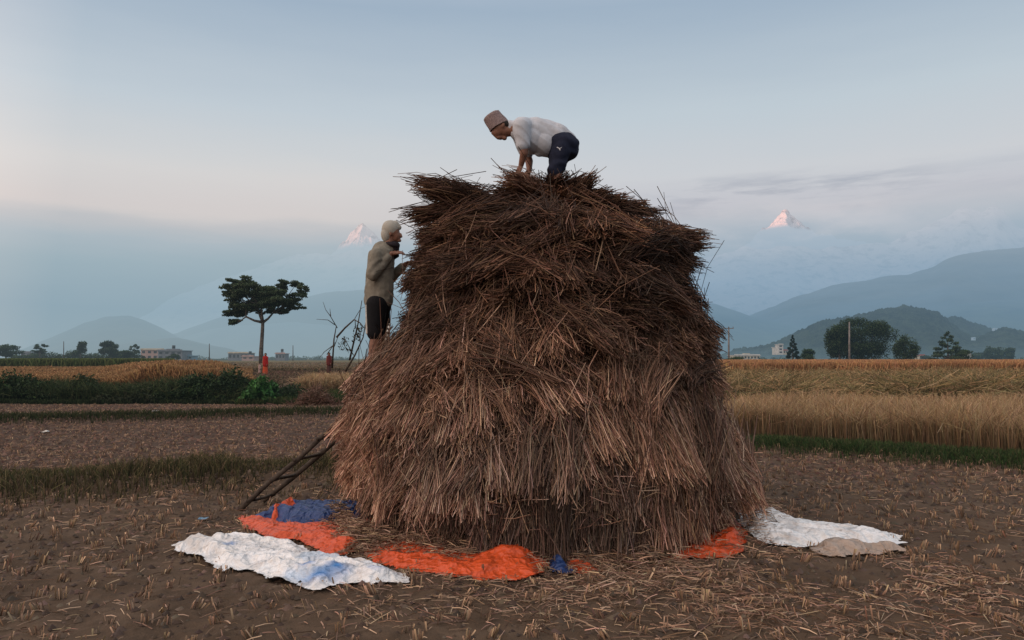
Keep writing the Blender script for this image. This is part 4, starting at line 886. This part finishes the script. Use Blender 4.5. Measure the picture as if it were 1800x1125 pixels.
# ------------------------------------------------------------------ people
def prim_mesh(name, prims, voxel, smooth_it=6, wr=None):
    """prims: ('c', p0, r0, p1, r1) tapered capsule | ('e', centre, (rx,ry,rz), (ax,ay,az) deg). Fused into one continuous surface."""
    bm = bmesh.new()
    for p in prims:
        if p[0] == 'c':
            _, p0, r0, p1, r1 = p; p0, p1 = Vector(p0), Vector(p1); d = (p1-p0); L = d.length; q = d.to_track_quat('Z', 'Y').to_matrix().to_4x4()
            bmesh.ops.create_cone(bm, cap_ends=True, segments=18, radius1=r0, radius2=r1, depth=max(L, 1e-4), matrix=Matrix.Translation((p0+p1)/2) @ q)
            for c, r in ((p0, r0), (p1, r1)): bmesh.ops.create_uvsphere(bm, u_segments=18, v_segments=12, radius=r, matrix=Matrix.Translation(c))
        else:
            _, c, rr, an = p; from mathutils import Euler
            M = Matrix.Translation(c) @ Euler([R(v) for v in an]).to_matrix().to_4x4() @ Matrix.Diagonal((*rr, 1)); bmesh.ops.create_uvsphere(bm, u_segments=24, v_segments=16, radius=1, matrix=M)
    me = bpy.data.meshes.new(name); bm.to_mesh(me); bm.free(); o = bpy.data.objects.new(name, me); COL.objects.link(o)
    m = o.modifiers.new('r', 'REMESH'); m.mode = 'VOXEL'; m.voxel_size = voxel; m.use_smooth_shade = True
    s = o.modifiers.new('s', 'SMOOTH'); s.factor = .5; s.iterations = smooth_it
    dg = bpy.context.evaluated_depsgraph_get(); out = bpy.data.meshes.new_from_object(o.evaluated_get(dg)); bpy.data.objects.remove(o)
    if wr:
        n = len(out.vertices); V = np.empty(n*3, np.float32); out.vertices.foreach_get('co', V); V = V.reshape(-1, 3); N = np.empty(n*3, np.float32); out.vertices.foreach_get('normal', N); N = N.reshape(-1, 3)
        V = V+N*wr(V)[:, None]; out.vertices.foreach_set('co', V.astype(np.float32).ravel()); out.update()
    out.name = name; return out
def clothmat(nm, c, v=.75, sc_=30, rough=.85): c2 = tuple(x*v for x in c[:3])+(1,); return mat(nm, varied(c2, c, sc_), rough, spec=.15, bump=(140, .2, .004))
SKIN = mat('skin', varied((.16,.075,.05,1), (.24,.12,.08,1), 18), .55, spec=.3); HAIR = mat('hair', (.02,.017,.015,1), .7)
TEE = clothmat('grey_white_cotton', (.50,.52,.56,1), .9); NAVY = clothmat('navy_shorts', (.018,.022,.042,1)); WHITE_M = mat('white_print', (.6,.6,.62,1), .6)
def hat_color(T, pos):
    v = T.n('ShaderNodeTexVoronoi'); v.inputs['Scale'].default_value = 95; T.l(pos, v.inputs['Vector'])
    return T.mix(T.noise(pos, 70, 3), T.ramp(v.outputs['Distance'], [(.2, (.06,.04,.045,1)), (.55, (.33,.25,.24,1))]), (.16,.115,.11,1))
HAT = mat('patterned_cap', hat_color, .9, bump=(150, .3, .004))
def hand(wrist, direction, palm_n, side, scale=1.0, curl=.6):
    """prims of a hand: palm + four unequal fingers + thumb; direction = towards the fingers"""
    w = Vector(wrist); d = Vector(direction).normalized(); n = Vector(palm_n).normalized(); s = d.cross(n).normalized()*side; out = []
    out.append(('c', w, .024*scale, w+d*.045*scale, .026*scale)); kn = w+d*.085*scale
    for i, (o, L) in enumerate(((-.030, .062), (-.010, .072), (.010, .068), (.029, .052))):
        k = kn+s*o*scale; r = .0088*scale; out.append(('c', w+d*.03*scale+s*o*.6*scale, .014*scale, k, r*1.15)); p = k; dd = d.copy()
        for j, f in enumerate((.45, .32, .25)):
            dd = (dd+n*curl*(.45 if j == 0 else .75)).normalized(); q = p+dd*L*f*scale; out.append(('c', p, r*(1-.08*j), q, r*(1-.08*(j+1)))); p = q
    tb = w+d*.022*scale-s*.026*scale; t1 = tb+(d*.6-s*.65+n*.35).normalized()*.036*scale; t2 = t1+(d*.85-s*.1+n*.6).normalized()*.03*scale
    out += [('c', tb, .013*scale, t1, .0105*scale), ('c', t1, .0105*scale, t2, .0085*scale)]; return out
def man_on_top():
    Y = 7.72; q = lambda a, b, dy=0: P(800+a/6.923, 170+b/6.923, Y)+Vector((0, dy, 0)); s = Y/F/6.923
    hip = q(1335, 615); root = empty('person', (hip.x, Y, 2.98), 'person bent over on top of the stack in patterned cap, white t-shirt and navy shorts', 'person')
    body = []
    # head (facing left and down)
    hc = q(560, 380); body += [('e', hc, (.098, .074, .088), (0, 30, 0)), ('e', q(520, 425), (.066, .058, .062), (0, 30, 0)), ('c', q(600, 475), .028, q(560, 492), .024)]
    body += [('c', q(462, 440), .022, q(500, 400), .030), ('c', q(465, 455), .013, q(482, 474), .014), ('e', q(520, 505), (.017, .026, .013), (0, 30, 0)), ('e', q(545, 500), (.03, .035, .02), (0, 20, 0)), ('e', q(600, 505), (.028, .03, .022), (0, 0, 0)),
             ('e', q(500, 492), (.012, .022, .012), (0, 0, 0))]
    for sg in (-1, 1): body += [('e', q(583, 372, sg*.073), (.018, .012, .030), (0, 20, 0))]
    body += [('c', q(600, 420), .062, q(720, 400), .066)]
    # trunk under the shirt
    body += [('c', q(760, 400), .10, q(1000, 450), .13), ('c', q(1000, 450), .13, q(1270, 560), .13), ('e', q(1300, 600), (.16, .17, .15), (0, 0, 0))]
    pn = {}
    for sg, (el, wr_) in {-1: ((835, 740), (800, 865)), 1: ((905, 735), (905, 870))}.items():
        sh = q(805, 430, sg*.17); e_ = q(el[0], el[1], sg*.17); w_ = q(wr_[0], wr_[1], sg*.10)
        body += [('c', sh, .058, e_, .043), ('c', e_, .042, w_, .028)]; body += hand(w_, (-.35, -.1*sg, -.9), (.55, -sg*.6, -.3), -sg, 1.0, .7)
        kn = q(1215, 900, sg*.13)+Vector((0, 0, -.02)); an = Vector((q(1290, 900).x, Y+sg*.14, 3.05-.02)); h = q(1320, 620, sg*.09)
        body += [('c', h, .088, kn, .060), ('c', kn, .058, an+Vector((0, 0, .12)), .040), ('c', an+Vector((0, 0, .12)), .038, an, .034), ('c', an+Vector((.03, 0, -.03)), .032, an+Vector((-.15, 0, -.045)), .024)]
        pn[sg] = (sh, e_, h, kn)
    link('body', prim_mesh('body', body, .0065, 4), SKIN, root)
    # t-shirt
    tee = [('c', q(690, 375), .078, q(800, 400), .118), ('c', q(800, 400), .125, q(1000, 435), .155), ('c', q(1000, 435), .155, q(1240, 500), .142), ('c', q(1240, 500), .15, q(1330, 555), .13),
           ('e', q(950, 520), (.17, .17, .15), (0, 20, 0)), ('e', q(1080, 570), (.16, .165, .13), (0, 35, 0)), ('c', q(1120, 640), .085, q(1030, 660), .06)]
    for sg in (-1, 1):
        sh, e_, h, kn = pn[sg]; tee += [('c', sh, .095, sh.lerp(e_, .5), .078), ('c', sh.lerp(e_, .5), .078, sh.lerp(e_, .66)+Vector((.0, 0, 0)), .072), ('c', q(850, 380, sg*.05), .10, sh, .09)]
    def folds(V):
        a = (V[:, 0]*.75+V[:, 2]*1.0)*60+2.2*vn(V[:, 0]*5, V[:, 1]*7, V[:, 2]*5)+V[:, 1]*6; m_ = np.clip(.55+.9*vn(V[:, 0]*4, V[:, 1]*5, V[:, 2]*4+3), 0, 1); return .010*(1-np.abs(np.sin(a*.5)))*m_*1.6+.006*np.sin(a*.9+2)*(1-m_)
    link('t_shirt', prim_mesh('t_shirt', tee, .0075, 5, folds), TEE, root)
    sh_ = [('e', q(1300, 610), (.185, .19, .17), (0, 0, 0)), ('e', q(1350, 610), (.125, .175, .155), (0, 0, 0))]
    for sg in (-1, 1):
        sh, e_, h, kn = pn[sg]; h2 = h.lerp(kn, .85); sh_ += [('c', h+Vector((-.02, 0, 0)), .115, h2, .088), ('c', h2, .088, h.lerp(kn, 1.05), .082)]
    wrk = lambda V: .006*np.sin(V[:, 2]*45+3*vn(V[:, 0]*8, V[:, 1]*8, V[:, 2]*8))
    so_ = link('shorts', prim_mesh('shorts', sh_, .0075, 5, wrk), NAVY, root)
    # small leaping-cat shaped print on the near thigh, laid on the cloth
    me = so_.data; from mathutils.bvhtree import BVHTree
    bvh = BVHTree.FromPolygons([v.co.copy() for v in me.vertices], [tuple(p.vertices) for p in me.polygons])
    def onc(a, b):
        p = q(a, b); r = bvh.ray_cast(Vector((p.x, Y-1, p.z)), Vector((0, 1, 0))); return (r[0]+r[1]*.003) if r[0] else Vector((p.x, Y-.2, p.z))
    bm = bmesh.new()
    for pl_, w in (([(1226,680), (1240,688), (1252,700), (1262,716)], 4.5), ([(1252,698), (1264,697), (1281,686)], 3), ([(1258,702), (1262,712), (1260,724)], 3), ([(1228,680), (1232,692)], 3)):
        for (x0, y0), (x1, y1) in zip(pl_[:-1], pl_[1:]):
            L = math.hypot(x1-x0, y1-y0); nx, ny = -(y1-y0)/L*w, (x1-x0)/L*w
            bm.faces.new([bm.verts.new(onc(*c)) for c in ((x0+nx, y0+ny), (x1+nx*.8, y1+ny*.8), (x1-nx*.8, y1-ny*.8), (x0-nx, y0-ny))])
    lm = bpy.data.meshes.new('logo'); bm.to_mesh(lm); bm.free(); lo = link('logo', lm, WHITE_M, so_)
    # cap: truncated wedge-topped cylinder with a dented crown, tipped forward
    bm = bmesh.new(); fr = q(425, 425); bk = q(655, 300); up0 = q(345, 288); up1 = q(532, 168); n = 36; rings = []
    c0 = (fr+bk)/2; c1 = (up0+up1)/2+Vector((0, 0, .0)); r0 = (bk-fr).length/2; r1 = (up1-up0).length/2; ax0 = (bk-fr).normalized(); ax1 = (up1-up0).normalized(); yy = Vector((0, 1, 0))
    for k in range(9):
        t = k/8; c = c0.lerp(c1, t); ax = ax0.lerp(ax1, t).normalized(); r = r0+(r1-r0)*t; ry = .092*(1-t)+.074*t
        rings.append([bm.verts.new(c+ax*math.cos(a)*r*(1+.02*math.sin(5*a+k))+yy*math.sin(a)*ry) for a in [2*math.pi*i/n for i in range(n)]])
    nrm = (c1-c0).normalized()
    for k, (f, dz) in enumerate(((.8, .012), (.5, -.006), (.15, -.012))):
        rings.append([bm.verts.new(c1+ax1*math.cos(a)*r1*f+yy*math.sin(a)*.074*f+nrm*dz) for a in [2*math.pi*i/n for i in range(n)]])
    for A, B in zip(rings[:-1], rings[1:]):
        for i in range(n): bm.faces.new((A[i], A[(i+1) % n], B[(i+1) % n], B[i]))
    bm.faces.new(rings[-1]); hm = bpy.data.meshes.new('cap'); bm.to_mesh(hm); bm.free()
    for p in hm.polygons: p.use_smooth = True
    link('cap', hm, HAT, root)
    link('hair', prim_mesh('hair', [('e', q(610, 345), (.075, .079, .05), (0, 30, 0))], .006, 3), HAIR, root)
    for sg in (-1, 1): link('eye', prim_mesh('eye', [('e', q(480, 425, sg*.036), (.010, .012, .008), (0, 0, 0))], .003, 1), HAIR, root)
man_on_top()
KHAKI = clothmat('khaki_jacket', (.23,.21,.17,1), .75, 12); HOOD = clothmat('pale_knit', (.40,.38,.33,1), .9, 20); SCARF = clothmat('dark_scarf', (.03,.025,.03,1)); BLACKS = clothmat('black_shorts', (.010,.010,.012,1)); STRIPE = clothmat('white_stripe', (.5,.48,.44,1))
def man_on_ladder():
    Y = 8.3; q = lambda a, b, dy=0: P(544+a/3.515, 360+b/3.515, Y)+Vector((0, dy, 0))
    foot = q(400, 1125); a0, a1, b0, b1 = LAD
    root = empty('person', (foot.x, Y, foot.z), 'person in pale hood, khaki jacket and black shorts on the ladder beside the stack', 'person')
    body = [('e', q(512, 168), (.082, .074, .10), (0, -5, 0)), ('e', q(535, 195), (.05, .055, .065), (0, 0, 0)), ('c', q(563, 180), .012, q(568, 197), .014), ('e', q(553, 222), (.028, .03, .018), (0, 0, 0)), ('e', q(556, 213), (.015, .024, .008), (0, 0, 0)), ('c', q(505, 210), .055, q(480, 280), .06)]
    for sg in (-1, 1): body.append(('e', q(508, 185, sg*.073), (.015, .01, .028), (0, 0, 0)))
    body += [('c', q(460, 300), .11, q(440, 450), .12), ('c', q(440, 450), .12, q(425, 600), .13)]
    J = {}
    for sg, pts in {-1: ((425,330), (412,445), (515,310)), 1: ((450,330), (470,450), (585,360))}.items():
        sh = q(*pts[0], sg*.17); el = q(*pts[1], sg*.22); wr_ = q(*pts[2], sg*.10); body += [('c', sh, .055, el, .042), ('c', el, .04, wr_, .028)]
        body += hand(wr_, (.95, -sg*.1, .18), (.1, -sg*.5, -.8), sg, 1.0, .6); J[sg] = (sh, el, wr_)
    for sg, off in ((-1, 0), (1, 18)):
        h = q(425, 620, sg*.09); k = q(418+off, 820, sg*.11); an = q(390+off, 1065, sg*.11); body += [('c', h, .09, k, .062), ('c', k, .060, k.lerp(an, .35), .058), ('c', k.lerp(an, .35), .058, an, .038), ('c', an, .036, an+Vector((.0, 0, -.06)), .034), ('c', an+Vector((-.03, 0, -.075)), .033, an+Vector((.16, 0, -.085)), .024)]; J[sg] += (h, k)
    link('body', prim_mesh('body', body, .0065, 4), SKIN, root)
    jk = [('c', q(455, 300), .135, q(435, 440), .155), ('c', q(435, 440), .155, q(428, 585), .165), ('c', q(428, 585), .165, q(428, 590), .16), ('c', q(440, 275), .09, q(490, 270), .08)]
    for sg in (-1, 1): sh, el, wr_, h, k = J[sg]; jk += [('c', sh, .085, el, .070), ('c', el, .068, el.lerp(wr_, .8), .05), ('c', q(455, 310, sg*.06), .11, sh, .08)]
    fw = lambda V: .005*np.sin(V[:, 2]*34-V[:, 0]*30+4*vn(V[:, 0]*9, V[:, 1]*9, V[:, 2]*9))*(.5+.5*vn(V[:, 0]*5, V[:, 1]*5, V[:, 2]*5))+.003*vn(V[:, 0]*35, V[:, 1]*35, V[:, 2]*35)
    link('jacket', prim_mesh('jacket', jk, .0075, 4, fw), KHAKI, root)
    link('hood', prim_mesh('hood', [('e', q(500, 150), (.098, .092, .102), (0, -8, 0)), ('e', q(478, 185), (.066, .082, .092), (0, 0, 0)), ('c', q(530, 122), .045, q(552, 140), .03)], .006, 4, lambda V: .0015*np.sin(V[:, 2]*40+V[:, 0]*50)), HOOD, root)
    link('scarf', prim_mesh('scarf', [('e', q(515, 248), (.085, .088, .045), (0, 8, 0)), ('c', q(520, 262), .06, q(525, 310), .05)], .006, 4, lambda V: .005*np.sin(V[:, 2]*80+V[:, 0]*40)), SCARF, root)
    so_ = [('e', q(425, 630), (.145, .175, .12), (0, 0, 0))]
    for sg in (-1, 1): sh, el, wr_, h, k = J[sg]; so_ += [('c', h, .118, k+Vector((0, 0, .09)), .095), ('c', k+Vector((0, 0, .09)), .095, k+Vector((0, 0, .05)), .094)]
    s_ = link('shorts', prim_mesh('shorts', so_, .0075, 5), BLACKS, root)
    sh, el, wr_, h, k = J[-1]; link('side_stripe', prim_mesh('side_stripe', [('c', h+Vector((-.100, -.03, -.02)), .022, k+Vector((-.078, -.03, .05)), .022)], .004, 2), STRIPE, s_)
    return J
J2 = man_on_ladder()
def striped(T, pos):
    sx = T.n('ShaderNodeSeparateXYZ'); T.l(pos, sx.inputs[0]); w = T.math('SINE', T.math('MULTIPLY', T.math('ADD', sx.outputs[2], T.math('MULTIPLY', sx.outputs[0], .5)), 130))
    return T.ramp(T.math('ADD', T.math('MULTIPLY', w, .5), .5), [(.45, (.05,.045,.04,1)), (.55, (.55,.54,.5,1))])
rp = [P(548+a/3.515, 360+b/3.515, 8.1) for a, b in ((482, 735), (470, 790), (462, 850), (452, 915), (450, 980))]
tag(link('striped_rope', tubes_mesh('striped_rope', [([tuple(p) for p in rp], [.014, .018, .016, .018, .012], 8)]), mat('striped_cord', striped, .8)), 'thick black and white striped cord hanging beside the knee of the person on the ladder', 'rope')
# far people
def far_person(label, px, py_b, py_t, Y, top, skirt, child=False):
    b = P(px, py_b, Y); t = P(px, py_t, Y); H = t.z-b.z; root = empty('person', tuple(b), label, 'person'); v = lambda x, y, z: Vector((b.x+x*H, Y+y*H, b.z+z*H))
    body = [('e', v(0, 0, .935), (.058*H, .055*H, .068*H), (0, 0, 0)), ('c', v(0, 0, .88), .03*H, v(0, 0, .82), .035*H), ('c', v(0, 0, .78), .075*H, v(0, 0, .55), .08*H)]
    for s in (-1, 1): body += [('c', v(s*.09, 0, .79), .03*H, v(s*.12, -.02, .62), .024*H), ('c', v(s*.12, -.02, .62), .022*H, v(s*.10, -.08, .47), .016*H), ('c', v(s*.10, -.08, .47), .018*H, v(s*.095, -.11, .43), .012*H),
                               ('c', v(s*.05, 0, .5), .05*H, v(s*.05, 0, .27), .034*H), ('c', v(s*.05, 0, .27), .032*H, v(s*.05, 0, .04), .02*H), ('c', v(s*.05, 0, .02), .02*H, v(s*.05, -.09, .012), .014*H)]
    link('body', prim_mesh('body', body, .012*H/1.6+.004, 3), SKIN, root)
    link('hair', prim_mesh('hair', [('e', v(0, .012, .955), (.062*H, .058*H, .062*H), (0, 0, 0))], .012, 2), HAIR, root)
    w = lambda V: .012*np.sin(np.arctan2(V[:, 1]-Y, V[:, 0]-b.x)*9)
    link('skirt', prim_mesh('skirt', [('c', v(0, 0, .54), .085*H, v(0, 0, .08), .115*H)], .014, 2, w), skirt, root)
    link('shawl', prim_mesh('shawl', [('c', v(0, 0, .79), .10*H, v(.01, -.01, .46), .115*H), ('c', v(-.08, 0, .80), .05*H, v(.08, 0, .80), .05*H), ('c', v(.09, -.02, .78), .04*H, v(.12, -.03, .5), .04*H)], .014, 2, w), top, root)
RED = clothmat('red_cloth', (.36,.03,.03,1)); ORG = clothmat('orange_cloth', (.55,.10,.05,1)); PALE = clothmat('pale_pink_cloth', (.5,.36,.33,1)); MAR = clothmat('maroon_cloth', (.13,.035,.035,1)); DKB = clothmat('brown_cloth', (.09,.05,.045,1))
far_person('person in a red shawl and orange skirt standing by the umbrella tree', 466, 659, 621, 50, RED, ORG)
far_person('small person in pale pink, half hidden behind the one in red', 456, 656, 639, 50.6, PALE, PALE)
far_person('person in dark maroon clothes standing by the bare branches', 578, 657, 620, 46, MAR, DKB)
# ------------------------------------------------------------------ render settings
sc.render.engine = 'CYCLES'; sc.view_settings.view_transform = 'Standard'; sc.view_settings.look = 'None'; sc.view_settings.exposure = 0; sc.view_settings.gamma = 1
sc.cycles.max_bounces = 6; sc.cycles.diffuse_bounces = 3; sc.cycles.transparent_max_bounces = 4
sc.render.resolution_x = 1024; sc.render.resolution_y = 640
